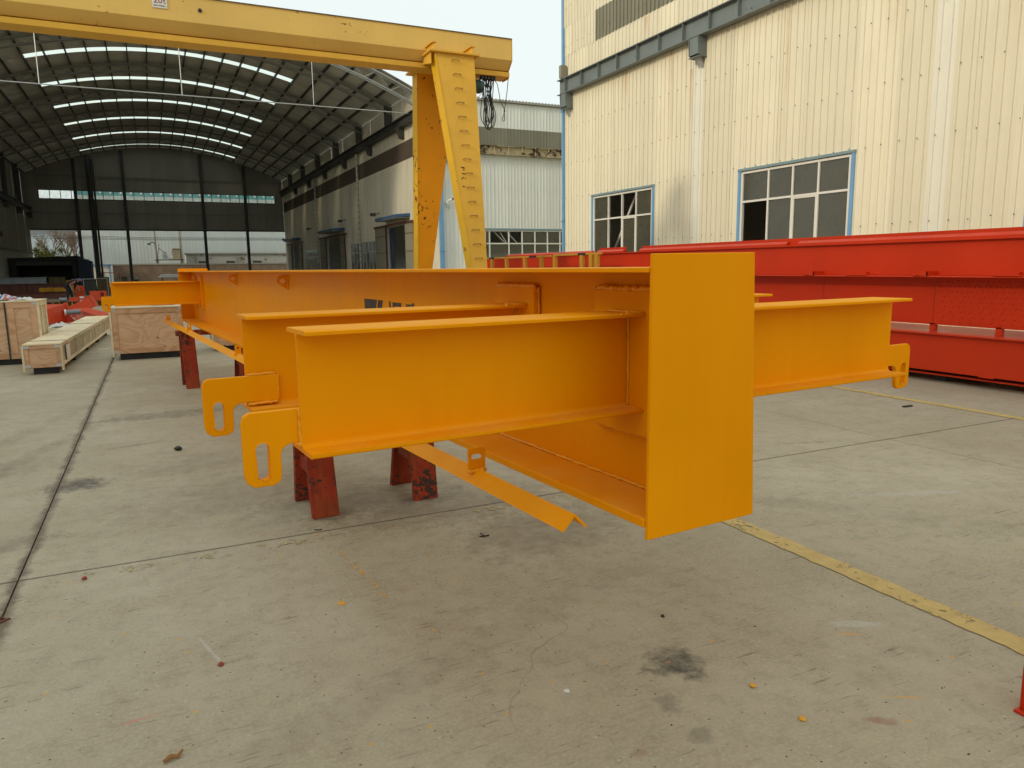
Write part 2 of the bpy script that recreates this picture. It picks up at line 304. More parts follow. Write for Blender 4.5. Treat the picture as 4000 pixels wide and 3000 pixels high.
# ------------------------------------------------------------------ mesh helpers
class MB:
    def __init__(s): s.v = []; s.f = []
    def add(s, vs, fs):
        n = len(s.v); s.v += [tuple(p) for p in vs]; s.f += [tuple(i+n for i in f) for f in fs]; return s
    def box(s, x0, x1, y0, y1, z0, z1):
        return s.hexa([(x0,y0,z0),(x1,y0,z0),(x1,y1,z0),(x0,y1,z0)], [(x0,y0,z1),(x1,y0,z1),(x1,y1,z1),(x0,y1,z1)])
    def hexa(s, lo, hi):
        return s.add(list(lo)+list(hi), [(3,2,1,0),(4,5,6,7),(0,1,5,4),(1,2,6,5),(2,3,7,6),(3,0,4,7)])
    def prism(s, poly, axis, a, b):
        """extrude a 2-D polygon along one axis; axis 'x': (y,z), 'y': (x,z), 'z': (x,y)"""
        def p3(p, t): return (t, p[0], p[1]) if axis == 'x' else (p[0], t, p[1]) if axis == 'y' else (p[0], p[1], t)
        n = len(poly); vs = [p3(p, a) for p in poly]+[p3(p, b) for p in poly]
        return s.add(vs, [tuple(range(n))[::-1], tuple(range(n, 2*n))]+[(i, (i+1) % n, n+(i+1) % n, n+i) for i in range(n)])
    def plate_hole(s, outer, inner, axis, a, b):
        """plate with one hole; outer and inner loops are resampled by angle and bridged"""
        cx = sum(p[0] for p in inner)/len(inner); cy = sum(p[1] for p in inner)/len(inner)
        def hit(loop, an):
            d = (math.cos(an), math.sin(an)); best = None
            for i in range(len(loop)):
                p, q = loop[i], loop[(i+1) % len(loop)]
                ex, ey = q[0]-p[0], q[1]-p[1]; den = d[0]*ey-d[1]*ex
                if abs(den) < 1e-12: continue
                t = ((p[0]-cx)*ey-(p[1]-cy)*ex)/den; u = ((p[0]-cx)*d[1]-(p[1]-cy)*d[0])/den
                if t > 0 and -1e-9 <= u <= 1+1e-9 and (best is None or t < best): best = t
            return (cx+d[0]*best, cy+d[1]*best)
        angs = sorted(set([round(math.atan2(p[1]-cy, p[0]-cx), 5) for p in outer+inner]))
        O = [hit(outer, t) for t in angs]; I = [hit(inner, t) for t in angs]; n = len(angs)
        def p3(p, t): return (t, p[0], p[1]) if axis == 'x' else (p[0], t, p[1]) if axis == 'y' else (p[0], p[1], t)
        vs = [p3(p, a) for p in O]+[p3(p, a) for p in I]+[p3(p, b) for p in O]+[p3(p, b) for p in I]
        fs = []
        for i in range(n):
            j = (i+1) % n
            fs += [(i, j, n+j, n+i), (2*n+i, 3*n+i, 3*n+j, 2*n+j), (i, 2*n+i, 2*n+j, j), (n+i, n+j, 3*n+j, 3*n+i)]
        return s.add(vs, fs)
    def tube(s, pts, r, n=6, caps=True):
        pts = [Vector(p) for p in pts]; rs = r if isinstance(r, (list, tuple)) else [r]*len(pts)
        vs = []; prev = None
        for i, p in enumerate(pts):
            t = (pts[min(i+1, len(pts)-1)]-pts[max(i-1, 0)]).normalized()
            if prev is None:
                a = t.cross(Vector((0, 0, 1)));  a = a if a.length > .05 else t.cross(Vector((1, 0, 0)))
            else: a = prev-t*prev.dot(t)
            a.normalize(); prev = a; b = t.cross(a)
            for k in range(n):
                an = 2*math.pi*k/n; vs.append(p+(a*math.cos(an)+b*math.sin(an))*rs[i])
        fs = [(i*n+k, i*n+(k+1) % n, (i+1)*n+(k+1) % n, (i+1)*n+k) for i in range(len(pts)-1) for k in range(n)]
        if caps: fs += [tuple(range(n))[::-1], tuple(range((len(pts)-1)*n, len(pts)*n))]
        return s.add(vs, fs)
    def cyl(s, a, b, r, n=16): return s.tube([a, b], r, n)
def tri_fill(outer, inner):
    bm = bmesh.new(); ed = []
    for loop in (outer, inner):
        vs = [bm.verts.new((p[0], p[1], 0)) for p in loop]
        ed += [bm.edges.new((vs[i], vs[(i+1) % len(vs)])) for i in range(len(vs))]
    bmesh.ops.triangle_fill(bm, edges=ed, use_beauty=True); bm.verts.index_update()
    V = [tuple(v.co[:2]) for v in bm.verts]; F = [tuple(v.index for v in f.verts) for f in bm.faces]; bm.free(); return V, F
def plate_any(outer, inner, ya, yb):
    """plate in the xz plane with one hole, any outline"""
    V, F = tri_fill(outer, inner); n = len(V); m = MB()
    fs = F+[tuple(i+n for i in f[::-1]) for f in F]; a = 0
    for L in (len(outer), len(inner)):
        fs += [(a+i, a+(i+1) % L, n+a+(i+1) % L, n+a+i) for i in range(L)]; a += L
    m.add([(p[0], ya, p[1]) for p in V]+[(p[0], yb, p[1]) for p in V], fs); return m
def rrect(x0, x1, z0, z1, r, n=4, corners=(1,1,1,1)):
    """rounded rectangle outline; corners order: bl, br, tr, tl"""
    pts = []
    for (cx, cz, a0), on in zip(((x0+r, z0+r, 180), (x1-r, z0+r, 270), (x1-r, z1-r, 0), (x0+r, z1-r, 90)), corners):
        if on: pts += [(cx+r*math.cos(R(a0+90*k/n)), cz+r*math.sin(R(a0+90*k/n))) for k in range(n+1)]
        else: pts.append((cx+(r if a0 in (270, 0) else -r), cz+(r if a0 in (0, 90) else -r)))
    return pts
BASE = {}
def frame_matrix(ang): return Matrix.Rotation(ang, 4, 'Z')
def thing(name, label, cat, base=(0,0,0), ang=0.0, group=None, kind=None):
    """an Empty at the base of the thing. Parts are written in frame coordinates (the site frame turned by ang about z)"""
    e = bpy.data.objects.new(name, None); COL.objects.link(e); e.empty_display_size = .2
    e.matrix_world = frame_matrix(ang) @ Matrix.Translation(base)
    BASE[e.name] = Vector(base)
    e['label'] = label; e['category'] = cat
    if group: e['group'] = group
    if kind: e['kind'] = kind
    return e
def mesh_of(mb, base=Vector((0,0,0))):
    me = bpy.data.meshes.new('mesh'); me.from_pydata([tuple(Vector(p)-base) for p in mb.v], [], mb.f); me.update(); return me
def part(name, mb, mat, parent, bevel=0, smooth=False, label=None, kind=None, seg=2):
    base = BASE[parent.name]
    o = bpy.data.objects.new(name, mesh_of(mb, base)); COL.objects.link(o); o.parent = parent; BASE[o.name] = base
    o.data.materials.append(mat)
    if bevel:
        bv = o.modifiers.new('bevel', 'BEVEL'); bv.width = bevel; bv.segments = seg; bv.limit_method = 'ANGLE'; bv.angle_limit = R(40)
    if smooth:
        for p in o.data.polygons: p.use_smooth = True
    if label: o['label'] = label
    if kind: o['kind'] = kind
    return o
def inst(name, me, mat, parent, loc, rotz=0.0):
    o = bpy.data.objects.new(name, me); COL.objects.link(o); o.parent = parent; b = BASE[parent.name]; BASE[o.name] = b
    o.location = Vector(loc)-b; o.rotation_euler = (0, 0, rotz)
    if not me.materials: me.materials.append(mat)
    elif me.materials[0] != mat:
        o.material_slots[0].link = 'OBJECT'; o.material_slots[0].material = mat
    return o
def single(name, mb, mat, label, cat, base=None, bevel=0, smooth=False, group=None, ang=0.0):
    if base is None:
        xs = [p[0] for p in mb.v]; ys = [p[1] for p in mb.v]; zs = [p[2] for p in mb.v]
        base = ((min(xs)+max(xs))/2, (min(ys)+max(ys))/2, min(zs))
    base = Vector(base)
    o = bpy.data.objects.new(name, mesh_of(mb, base)); COL.objects.link(o); BASE[o.name] = base
    o.matrix_world = frame_matrix(ang) @ Matrix.Translation(base); o.data.materials.append(mat)
    o['label'] = label; o['category'] = cat
    if group: o['group'] = group
    if bevel:
        bv = o.modifiers.new('bevel', 'BEVEL'); bv.width = bevel; bv.segments = 2; bv.limit_method = 'ANGLE'; bv.angle_limit = R(40)
    if smooth:
        for p in o.data.polygons: p.use_smooth = True
    return o
def structure(name, mb, mat, base=(0,0,0)):
    o = bpy.data.objects.new(name, mesh_of(mb, Vector(base))); COL.objects.link(o); o.location = base; BASE[o.name] = Vector(base)
    o.data.materials.append(mat); o['kind'] = 'structure'; return o
def text_mesh(txt, size):
    cu = bpy.data.curves.new('txt', 'FONT'); cu.body = txt; cu.size = size; cu.extrude = .001; cu.align_x = 'CENTER'; cu.align_y = 'CENTER'
    t = bpy.data.objects.new('txt', cu); COL.objects.link(t)
    dg = bpy.context.evaluated_depsgraph_get(); me = bpy.data.meshes.new_from_object(t.evaluated_get(dg))
    bpy.data.objects.remove(t); return me
def weld(p0, p1, r, seed, step=.012, n=5):
    rnd = random.Random(seed); p0 = Vector(p0); p1 = Vector(p1); L = (p1-p0).length; k = max(3, int(L/step))
    pts = [p0.lerp(p1, i/k)+Vector((rnd.uniform(-1, 1), rnd.uniform(-1, 1), rnd.uniform(-1, 1)))*r*.28 for i in range(k+1)]
    return MB().tube(pts, [r*rnd.uniform(.75, 1.3) for _ in pts], n)
def isection(y0, z0, z1, wid, tf=.011, tw=.009, fr=.014):
    """rolled I profile in (y,z) with root fillets"""
    h = wid/2; t = tw/2; L = []
    def arc(cx, cz, a0, a1, n=4): return [(cx+fr*math.cos(R(a0+(a1-a0)*k/n)), cz+fr*math.sin(R(a0+(a1-a0)*k/n))) for k in range(n+1)]
    e = .003
    L += [(y0-h, z0+e), (y0-h+e, z0), (y0+h-e, z0), (y0+h, z0+e), (y0+h, z0+tf)]
    L += arc(y0+t+fr, z0+tf+fr, 270, 180)+arc(y0+t+fr, z1-tf-fr, 180, 90)
    L += [(y0+h, z1-tf), (y0+h, z1-e), (y0+h-e, z1), (y0-h+e, z1), (y0-h, z1-e), (y0-h, z1-tf)]
    L += arc(y0-t-fr, z1-tf-fr, 90, 0)+arc(y0-t-fr, z0+tf+fr, 0, -90)
    L += [(y0-h, z0+tf)]
    return L
# corrugated sheet: local x along the wall, outward is -y, z up
SHEETS = {}; JR = random.Random(77)
def sheet_mesh(w, h, h2=None, pitch=.2, depth=.024, rib=.045):
    key = (round(w, 3), round(h, 3), None if h2 is None else round(h2, 3), pitch, depth)
    if key in SHEETS: return SHEETS[key]
    prof = []; x = 0.0; n = max(1, round(w/pitch)); p = w/n; rb = min(rib, p*.3)
    for i in range(n):
        prof += [(i*p, 0), (i*p+p*.5-rb/2, 0), (i*p+p*.5-rb/2+.004, -depth), (i*p+p*.5+rb/2-.004, -depth), (i*p+p*.5+rb/2, 0)]
    prof.append((w, 0)); m = len(prof)
    hh = lambda x: h if h2 is None else h+(h2-h)*x/w
    me = bpy.data.meshes.new('sheet')
    me.from_pydata([(x, y, 0) for x, y in prof]+[(x, y, hh(x)) for x, y in prof], [], [(i, i+1, m+i+1, m+i) for i in range(m-1)]); me.update()
    SHEETS[key] = me; return me
def wall_sheets(parent, face, c, u0, u1, z0, z1, mat, width=.8, holes=(), odd=None, pitch=.2, name='wall_sheet', top=None, rib=.045, depth=.024):
    """individual sheets. face '-x': wall plane x=c seen from -x; '+x'; '-y': plane y=c seen from -y.  holes: (ua, ub, za, zb)"""
    us = {u0, u1}; u = u0
    while u < u1-1e-6: us.add(round(u, 4)); u += width
    for a, b, za, zb in holes:
        for q in (a, b):
            if u0 < q < u1:
                us = {t for t in us if abs(t-q) > .16 or t in (u0, u1)}; us.add(q)
    us = sorted(us)
    for a, b in zip(us, us[1:]):
        segs = [(z0, z1)]
        for ha, hb, za, zb in holes:
            if a >= ha-1e-4 and b <= hb+1e-4:
                ns = []
                for s0, s1 in segs:
                    if za > s0: ns.append((s0, min(za, s1)))
                    if zb < s1: ns.append((max(zb, s0), s1))
                segs = [(q0, q1) for q0, q1 in ns if q1-q0 > .02]
        for s0, s1 in segs:
            if top: me = sheet_mesh(b-a, top(a)-s0, top(b)-s0, pitch, depth, rib)
            else: me = sheet_mesh(b-a, s1-s0, None, pitch, depth, rib)
            mt = mat
            if odd:
                for oa, ob, om in odd:
                    if a >= oa-.01 and b <= ob+.01: mt = om
            jt = JR.uniform(-.006, .006); jr = JR.uniform(-.004, .004)
            if face == '-x': inst(name, me, mt, parent, (c+jt, b, s0), -math.pi/2+jr)
            elif face == '+x': inst(name, me, mt, parent, (c+jt, a, s0), math.pi/2+jr)
            else: inst(name, me, mt, parent, (a, c+jt, s0), jr)

# ================================================================== SETTING
g = structure('ground', MB().add([(-400,-300,-.06),(400,-300,-.06),(400,600,-.06),(-400,600,-.06)], [(0,1,2,3)]), paint('earth', (.20,.165,.115), .95, .2, .3))
yard = structure('concrete_yard', MB().box(-26.4, 36, -18, 112, -.055, -.03), paint('joint_dirt', (.13,.10,.07), .95, .2, 3))
BASE['concrete_yard'] = Vector((0,0,0))
xs = [-25.83, -19.55, -13.27, -6.99, -.712, 5.57, 11.85, 18.1, 24.4, 35]; ys = [-16, -7.83, 4.17, 16.17, 28.17, 40.17, 52.17, 64.17, 76.17, 88.17, 100.2, 111]
gp = .004
for i in range(len(xs)-1):
    for j in range(len(ys)-1):
        a, b, c, d = xs[i], xs[i+1], ys[j], ys[j+1]
        me = bpy.data.meshes.new('slab'); mbs = MB().box(a+gp-(a+b)/2, b-gp-(a+b)/2, c+gp-(c+d)/2, d-gp-(c+d)/2, -.03, 0)
        me.from_pydata(mbs.v, [], mbs.f); me.update(); me.materials.append(M_conc)
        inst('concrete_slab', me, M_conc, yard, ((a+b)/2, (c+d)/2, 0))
def strip(name, x0, x1, y0, y1, mat, seed, horiz=False):
    rnd = random.Random(seed); m = MB(); n = int(max(x1-x0, y1-y0)/.05); L = []
    for k in range(n+1):
        t = k/n
        if horiz: L.append(((x0+(x1-x0)*t, y0+rnd.uniform(-.006, .006)), (x0+(x1-x0)*t, y1+rnd.uniform(-.006, .006))))
        else: L.append(((x0+rnd.uniform(-.007, .006), y0+(y1-y0)*t), (x1+rnd.uniform(-.006, .007), y0+(y1-y0)*t)))
    vs = [(p[0], p[1], .004) for q in L for p in q]
    m.add(vs, [(2*k, 2*k+1, 2*k+3, 2*k+2) if horiz is False else (2*k, 2*k+2, 2*k+3, 2*k+1) for k in range(n)])
    return structure(name, m, mat)
strip('painted_line', 2.90, 3.025, -6, 4.05, M_line, 1)
strip('painted_line', 7.31, 7.43, -6, 22, M_line, 2)
strip('painted_line', -.6, 2.88, 4.02, 4.12, M_linef, 3, True)

# ================================================================== MAIN YELLOW GIRDER on sawhorses
GA = R(4.62165)
gb = (1.58, 7.0, .737)
gir = thing('crane_girder', 'long yellow I-girder on red sawhorses with four cross arms and rectangular end plate', 'girder', gb, GA)
Y0, Y1 = 1.60, 12.45
part('web', MB().box(1.572, 1.588, Y0, Y1, .765, 1.478), M_yel, gir)
part('top_flange', MB().box(1.375, 1.785, Y0, Y1, 1.478, 1.492), M_yel, gir, bevel=.002)
part('bottom_flange', MB().box(1.372, 1.788, Y0, Y1, .737, .765), M_yel, gir, bevel=.004)
part('end_plate', MB().hexa([(1.378, 1.586, .702), (1.818, 1.586, .702), (1.818, 1.60, .702), (1.378, 1.60, .702)], [(1.382, 1.586, 1.53), (1.782, 1.586, 1.533), (1.782, 1.60, 1.533), (1.382, 1.60, 1.53)]), M_yel, gir, bevel=.0025)
part('end_plate', MB().box(1.378, 1.803, Y1, Y1+.014, .742, 1.53), M_yel, gir, bevel=.0025)
for k, (a, b) in enumerate(((1.78, 2.07), (2.464, 2.754), (11.35, 11.65), (11.98, 12.28))):
    part('doubler_pad', MB().box(1.540, 1.572, a, b, .95, 1.418), M_yel, gir, bevel=.004)
    part('doubler_pad', MB().box(1.588, 1.620, a, b, .95, 1.418), M_yel, gir, bevel=.004)
    if k < 2:
        part('weld_bead', weld((1.552, a, 1.422), (1.552, b, 1.422), .0115, 11+k, .009), M_yelw, gir, smooth=True)
        part('weld_bead', weld((1.562, a-.004, .955), (1.562, a-.004, 1.42), .005, 21+k, .009), M_yelw, gir, smooth=True)
        part('weld_bead', weld((1.556, a, .946), (1.556, b, .946), .005, 31+k, .009), M_yelw, gir, smooth=True)
def hanger(x_out, s, yf, yb):
    """slotted hook plate; x measured from its free end, s=+1 runs to +x"""
    X = lambda t: x_out+s*t
    out = [(X(.0), .985), (X(.006), .965), (X(.024), .952), (X(.072), .952), (X(.089), .962), (X(.093), .985), (X(.093), 1.030), (X(.098), 1.045), (X(.110), 1.053), (X(.125), 1.056),
           (X(.245), 1.056), (X(.245), 1.146), (X(.020), 1.146), (X(.006), 1.138), (X(.0), 1.120)]
    cx, w2 = .047, .0165
    inn = [(X(cx+w2*math.cos(R(a))), (1.051 if a <= 180 else .985)+w2*math.sin(R(a))) for a in range(0, 360, 30)]
    return plate_any(out, inn, yf, yb)
def cross(x0, x1, yc, hook_x, s, front, seedw, near):
    cb = part('cross_arm', MB().prism(isection(yc, 1.03, 1.35, .18), 'x', x0, x1), M_yel, gir)
    if front: yf, yb = yc-.0225, yc-.0045
    else: yf, yb = yc+.0045, yc+.0225
    part('hanger_plate', hanger(hook_x, s, yf, yb), M_yel, cb, bevel=.003)
    xe = x0 if s > 0 else x1
    if near:
        xi = x1 if s > 0 else x0
        part('weld_bead', weld((xi-s*.012, yc-.088, 1.350), (xi-s*.012, yc+.085, 1.350), .006, seedw, .007), M_yelw, cb, smooth=True)
        part('weld_bead', weld((xi-s*.10, yc-.088, 1.349), (xi-s*.004, yc-.088, 1.349), .0055, seedw+6, .007), M_yelw, cb, smooth=True)
        part('weld_bead', weld((xi-s*.004, yc-.010, 1.045), (xi-s*.004, yc-.010, 1.335), .0042, seedw+1, .008), M_yelw, cb, smooth=True)
        part('weld_bead', weld((xi-s*.006, yc-.085, 1.036), (xi-s*.006, yc-.01, 1.04), .006, seedw+2, .008), M_yelw, cb, smooth=True)
        if front:
            part('weld_bead', weld((xe+s*.005, yf+.004, 1.150), (xe+s*.10, yf+.004, 1.150), .005, seedw+3, .008), M_yelw, cb, smooth=True)
            part('weld_bead', weld((xe+s*.103, yf+.004, 1.146), (xe+s*.103, yf+.004, 1.058), .0035, seedw+4, .008), M_yelw, cb, smooth=True)
            part('weld_bead', weld((xe+s*.0, yf, 1.05), (xe+s*.10, yf, 1.052), .0055, seedw+5, .008), M_yelw, cb, smooth=True)
        else:
            part('weld_bead', weld((xe-s*.001, yc+.004, 1.146), (xe-s*.001, yc+.002, 1.045), .0055, seedw+4, .006), M_yelw, cb, smooth=True)
    return cb
cross(.470, 1.541, 1.890, .325, +1, False, 100, True)
cross(.470, 1.541, 2.600, .328, +1, True, 120, True)
cross(1.619, 2.955, 1.890, 3.122, -1, False, 140, True)
cross(1.619, 2.955, 2.600, 3.122, -1, True, 160, False)
cross(.440, 1.541, 11.50, .305, +1, False, 180, False)
cross(.440, 1.541, 12.13, .305, +1, True, 190, False)
cross(1.619, 2.955, 11.50, 3.122, -1, False, 200, False)
cross(1.619, 2.955, 12.13, 3.122, -1, True, 210, False)
part('weld_bead', weld((1.568, Y0, .770), (1.568, 6.0, .770), .006, 41, .013), M_yelw, gir, smooth=True)
for ly in (6.468, 8.77):
    out = [(1.572, 1.453), (1.520, 1.449), (1.495, 1.438), (1.480, 1.420), (1.476, 1.400), (1.480, 1.385), (1.572, 1.325)]
    inn = [(1.526+.024*math.cos(R(a)), 1.402+.024*math.sin(R(a))) for a in range(0, 360, 24)]
    lg = part('lifting_lug', MB().plate_hole(out, inn, 'y', ly-.008, ly+.008), M_yel, gir, bevel=.002)
    part('weld_bead', weld((1.568, ly-.012, 1.33), (1.568, ly-.012, 1.455), .007, int(ly*10)), M_yelw, lg, smooth=True)
lt = MB()
for poly in ([(4.531,1.311),(4.301,1.311),(4.36,1.17),(4.53,1.17)], [(4.283,1.310),(4.201,1.309),(4.268,1.17),(4.342,1.17)], [(4.106,1.309),(4.080,1.308),(4.065,1.22),(4.088,1.22)],
             [(4.049,1.304),(3.915,1.304),(3.915,1.282),(4.02,1.282),(4.02,1.19),(4.045,1.19)], [(3.845,1.300),(3.765,1.301),(3.765,1.27),(3.845,1.27)], [(3.761,1.309),(3.730,1.309),(3.735,1.19),(3.765,1.19)]):
    lt.prism(poly, 'x', 1.5712, 1.5725)
part('stencil_lettering', lt, M_letter, gir, label='black stencilled letters half hidden by the cross arm')

# ------------------------------------------------------------------ sawhorses
def plank(m, p0, p1, wx, ty):
    """leaning plank, p0 foot centre, p1 top centre (x, y, z)"""
    m.hexa([(p0[0]-wx/2, p0[1]-ty/2, p0[2]), (p0[0]+wx/2, p0[1]-ty/2, p0[2]), (p0[0]+wx/2, p0[1]+ty/2, p0[2]), (p0[0]-wx/2, p0[1]+ty/2, p0[2])],
           [(p1[0]-wx/2, p1[1]-ty/2, p1[2]), (p1[0]+wx/2, p1[1]-ty/2, p1[2]), (p1[0]+wx/2, p1[1]+ty/2, p1[2]), (p1[0]-wx/2, p1[1]+ty/2, p1[2])]); return m
def sawhorse(yc, label):
    t = thing('sawhorse', label, 'sawhorse', (1.53, yc, 0), GA, 'red sawhorses under the girder')
    part('top_beam', MB().box(1.062, 1.990, yc-.055, yc+.055, .668, .7355), M_horse, t, bevel=.006)
    for xc, lean in ((1.20, .01), (1.862, -.02)):
        for s in (-1, 1):
            part('leg', plank(MB(), (xc, yc+s*.205, 0), (xc-lean, yc+s*.082, .700), .165, .045), M_horse, t, bevel=.005)
        part('crosspiece', MB().box(xc-.055, xc+.055, yc-.158, yc+.158, .24, .33), M_horse, t, bevel=.005)
    return t
sawhorse(4.545, 'chipped red steel sawhorse under the near half of the girder')
sawhorse(10.40, 'chipped red steel sawhorse under the far end of the girder')
# ------------------------------------------------------------------ loose angle bar
ang = thing('angle_bar', 'long yellow angle bar lying beside the girder on the sawhorses with small lugs', 'steel angle', (1.17, 7.0, .738), GA)
def angx(y): return 1.198+(1.150-1.198)*(y-1.70)/10.6
m = MB(); prof = [(-.044, .0), (0, .046), (.044, .0), (.0385, -.0), (0, .0395), (-.0385, -.0)]; ring = []
for y in (1.70, 12.30):
    ring += [(angx(y)+p[0], y, .7375+p[1]) for p in prof]
m.add(ring, [(0,1,2,3,4,5), (11,10,9,8,7,6)]+[(i, (i+1) % 6, 6+(i+1) % 6, 6+i) for i in range(6)])
part('angle_profile', m, M_yel, ang, bevel=.0015)
for k, y in enumerate((2.31, 6.74, 9.80, 12.05)):
    xc = angx(y); z0 = .778
    if k == 0: o_, i_ = rrect(xc-.034, xc+.034, z0, z0+.078, .004), rrect(xc-.022, xc+.022, z0+.036, z0+.056, .008)
    else: o_, i_ = rrect(xc-.026, xc+.026, z0, z0+.075, .004), rrect(xc-.009, xc+.009, z0+.042, z0+.060, .008)
    lg = part('slotted_lug', MB().plate_hole(o_, i_, 'y', y-.004, y+.004), M_yel, ang)
    part('weld_bead', weld((xc-.036, y-.008, .772), (xc+.036, y-.008, .772), .009, 61+k, .008), M_yelw, lg, smooth=True)

# ================================================================== RED GIRDERS on the right
RX = 8.70
lo = thing('red_girder', 'red box girder resting lowest in the stack beside the cream building', 'girder', (9.1, 11, 0), group='red crane girders stacked on the right')
part('web_plate', MB().box(8.70, 9.55, -2, 20.3, .145, .60), M_red, lo, bevel=.004)
part('top_flange', MB().box(8.64, 9.75, -2, 20.3, .60, .618), M_red, lo, bevel=.003)
part('bottom_flange', MB().box(8.76, 9.70, -2, 20.3, .085, .105), M_red, lo)
part('gap_shade_strip', MB().box(8.86, 9.5, -2, 20.3, .105, .145), M_black, lo)  # black strip standing in for the shade under the girder
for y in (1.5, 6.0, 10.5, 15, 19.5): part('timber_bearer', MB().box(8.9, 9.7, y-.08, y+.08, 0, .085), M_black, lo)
for y in (7.6, 6.4, 5.3, 9.2, 11): part('edge_clip', MB().box(8.685, 8.70, y-.09, y+.09, .137, .150), M_red, lo)
hi = thing('red_girder', 'red box girder with chequered walkway plates on top of the stack', 'girder', (9.1, 11, .618), group='red crane girders stacked on the right')
for y in (3.6, 5.35, 6.18, 8.2, 10.2, 12.4, 15, 18): part('spacer_block', MB().box(8.93, 8.99, y-.035, y+.035, .618, .715), M_red, hi)
for a, b, chk in ((-2, 2.2, 1), (2.21, 6.186, 1), (6.194, 7.93, 2), (7.938, 12.0, 0), (12.008, 16, 0), (16.008, 20.2, 0)):
    pl_ = part('walkway_plate', MB().box(8.95, 8.965, a, b, .715, 1.30), M_red, hi)
    if chk:
        cm = MB(); step = .062
        nz = int(.56/step); ny = int((b-a)/step)
        for i in range(ny):
            for j in range(nz):
                yy = a+.03+i*step+(step/2 if j % 2 else 0); zz = .745+j*step
                if yy > b-.03 or yy < 2.8: continue
                s_ = 1 if (i+j) % 2 else -1; d = .019; w = .0055; hgt = .0065 if chk == 1 else .0015
                cm.add([(8.95, yy-d, zz-s_*d), (8.95, yy+w, zz-w*s_), (8.95, yy+d, zz+s_*d), (8.95, yy-w, zz+w*s_), (8.95-hgt, yy-d*.35, zz-s_*d*.35), (8.95-hgt, yy+d*.35, zz+s_*d*.35)],
                       [(0,1,4), (1,5,4), (1,2,5), (2,3,5), (3,4,5), (3,0,4)])
        part('chequer_pattern', cm, M_red, pl_, kind='stuff')
part('plate_foot', MB().box(8.93, 9.0, -2, 20.2, .700, .716), M_red, hi)
part('middle_flange', MB().prism([(8.66, 1.300), (8.66, 1.312), (8.68, 1.318), (9.4, 1.322), (9.4, 1.300)], 'y', -2, 20.3), M_red, hi, bevel=.002)
part('web_plate', MB().box(8.86, 9.40, -2, 20.3, 1.322, 1.742), M_red, hi)
part('top_flange', MB().box(8.80, 9.45, -2, 20.3, 1.742, 1.758), M_red, hi, bevel=.002)
for a, b in ((-2, 8.35), (8.58, 12.42), (13.0, 14.0), (14.2, 18.6)):
    part('edge_angle', MB().prism([(8.815, 1.758), (8.815, 1.785), (8.86, 1.822), (8.875, 1.822), (8.875, 1.758)], 'y', a, b), M_red, hi, bevel=.002)
for a, b in ((-2, 12.42), (13.0, 14.0)):
    part('toe_board', MB().box(8.90, 8.912, a, b, 1.758, 1.868), M_red, hi)
for y in (7.96, 6.2, 4.4, 9.8, 11.6): part('hinge_bracket', MB().box(8.64, 8.86, y-.10, y-.09, 1.318, 1.375).box(8.64, 8.652, y-.10, y+.03, 1.318, 1.37).box(8.64, 8.80, y+.02, y+.10, 1.318, 1.338), M_red, hi)
for y in (7.15, 5.15, 10.7): part('cable_clip', MB().box(8.652, 8.86, y-.16, y+.16, 1.319, 1.330).box(8.80, 8.86, y-.05, y+.05, 1.33, 1.362), M_red, hi)
# yellow guard rail pieces lying behind the girder
def guard(y0, y1, posts, label, z0=1.70, z1=1.745, x=8.25):
    t = thing('guard_rail', label, 'railing', (x, (y0+y1)/2, 0), group='yellow guard rails leaning on the red girders')
    part('rail', MB().box(x-.02, x+.02, y0, y1, z0, z1), M_yelstock, t, bevel=.004)
    for y in posts: part('post', MB().box(x-.03, x+.03, y-.06, y+.06, 0, z0), M_yelstock, t)
    L = y1-y0; part('black_band', MB().box(x-.022, x+.022, y0+L*.30, y0+L*.46, z0-.002, z1+.002), M_black, t)
guard(12.9, 14.9, (13.08, 13.30, 13.67, 14.85), 'yellow and black guard rail nearest the cream building window', 1.715, 1.758)
guard(15.0, 17.4, (15.5, 16.36, 17.40), 'yellow and black guard rail in the middle of the row', 1.70, 1.74)
guard(17.5, 19.6, (18.3, 19.4), 'yellow and black guard rail farthest along, by the gantry leg', 1.70, 1.74)
# red support whose edge enters the picture at the right
rp = thing('red_trestle', 'red steel trestle post cut off by the right edge of the picture', 'trestle', (2.58, 1.34, 0))
part('post', MB().box(2.512, 2.62, 1.26, 1.326, .010, .50), M_red, rp, bevel=.003)
part('foot_plate', MB().box(2.492, 2.66, 1.24, 1.332, 0, .010), M_red, rp, bevel=.002)
part('top_beam', MB().box(2.56, 3.6, 1.255, 1.335, .50, .58), M_red, rp, bevel=.004)
part('post', MB().box(3.45, 3.54, 1.27, 1.325, 0, .50), M_red, rp, bevel=.003)


# ================================================================== GANTRY CRANE
gan = thing('gantry_crane', 'tall yellow gantry crane with box beam, tapered ladder leg and 20t plate', 'gantry crane', (6.2, 16.1, 0))
XB0, XB1 = -13.5, 7.66
sec = [(15.75, 6.50), (15.75, 6.055), (15.94, 5.87), (16.26, 5.87), (16.45, 6.055), (16.45, 6.50)]
part('box_beam', MB().prism(sec, 'x', XB0, XB1), M_beam, gan, bevel=.004)
part('top_plate', MB().box(XB0, XB1+.005, 15.73, 16.47, 6.50, 6.515), M_gline, gan)
part('end_plate', MB().prism([(15.74, 6.51), (15.74, 6.045), (15.93, 5.86), (15.93, 5.70), (16.27, 5.70), (16.27, 5.86), (16.46, 6.045), (16.46, 6.51)], 'x', XB1, XB1+.012), M_gan, gan)
part('hoist_rail_web', MB().box(XB0, XB1-.002, 16.04, 16.16, 5.83, 5.87), M_gline, gan)
part('hoist_rail_flange', MB().box(XB0, XB1-.002, 15.87, 16.33, 5.725, 5.83), M_gan, gan, bevel=.006)
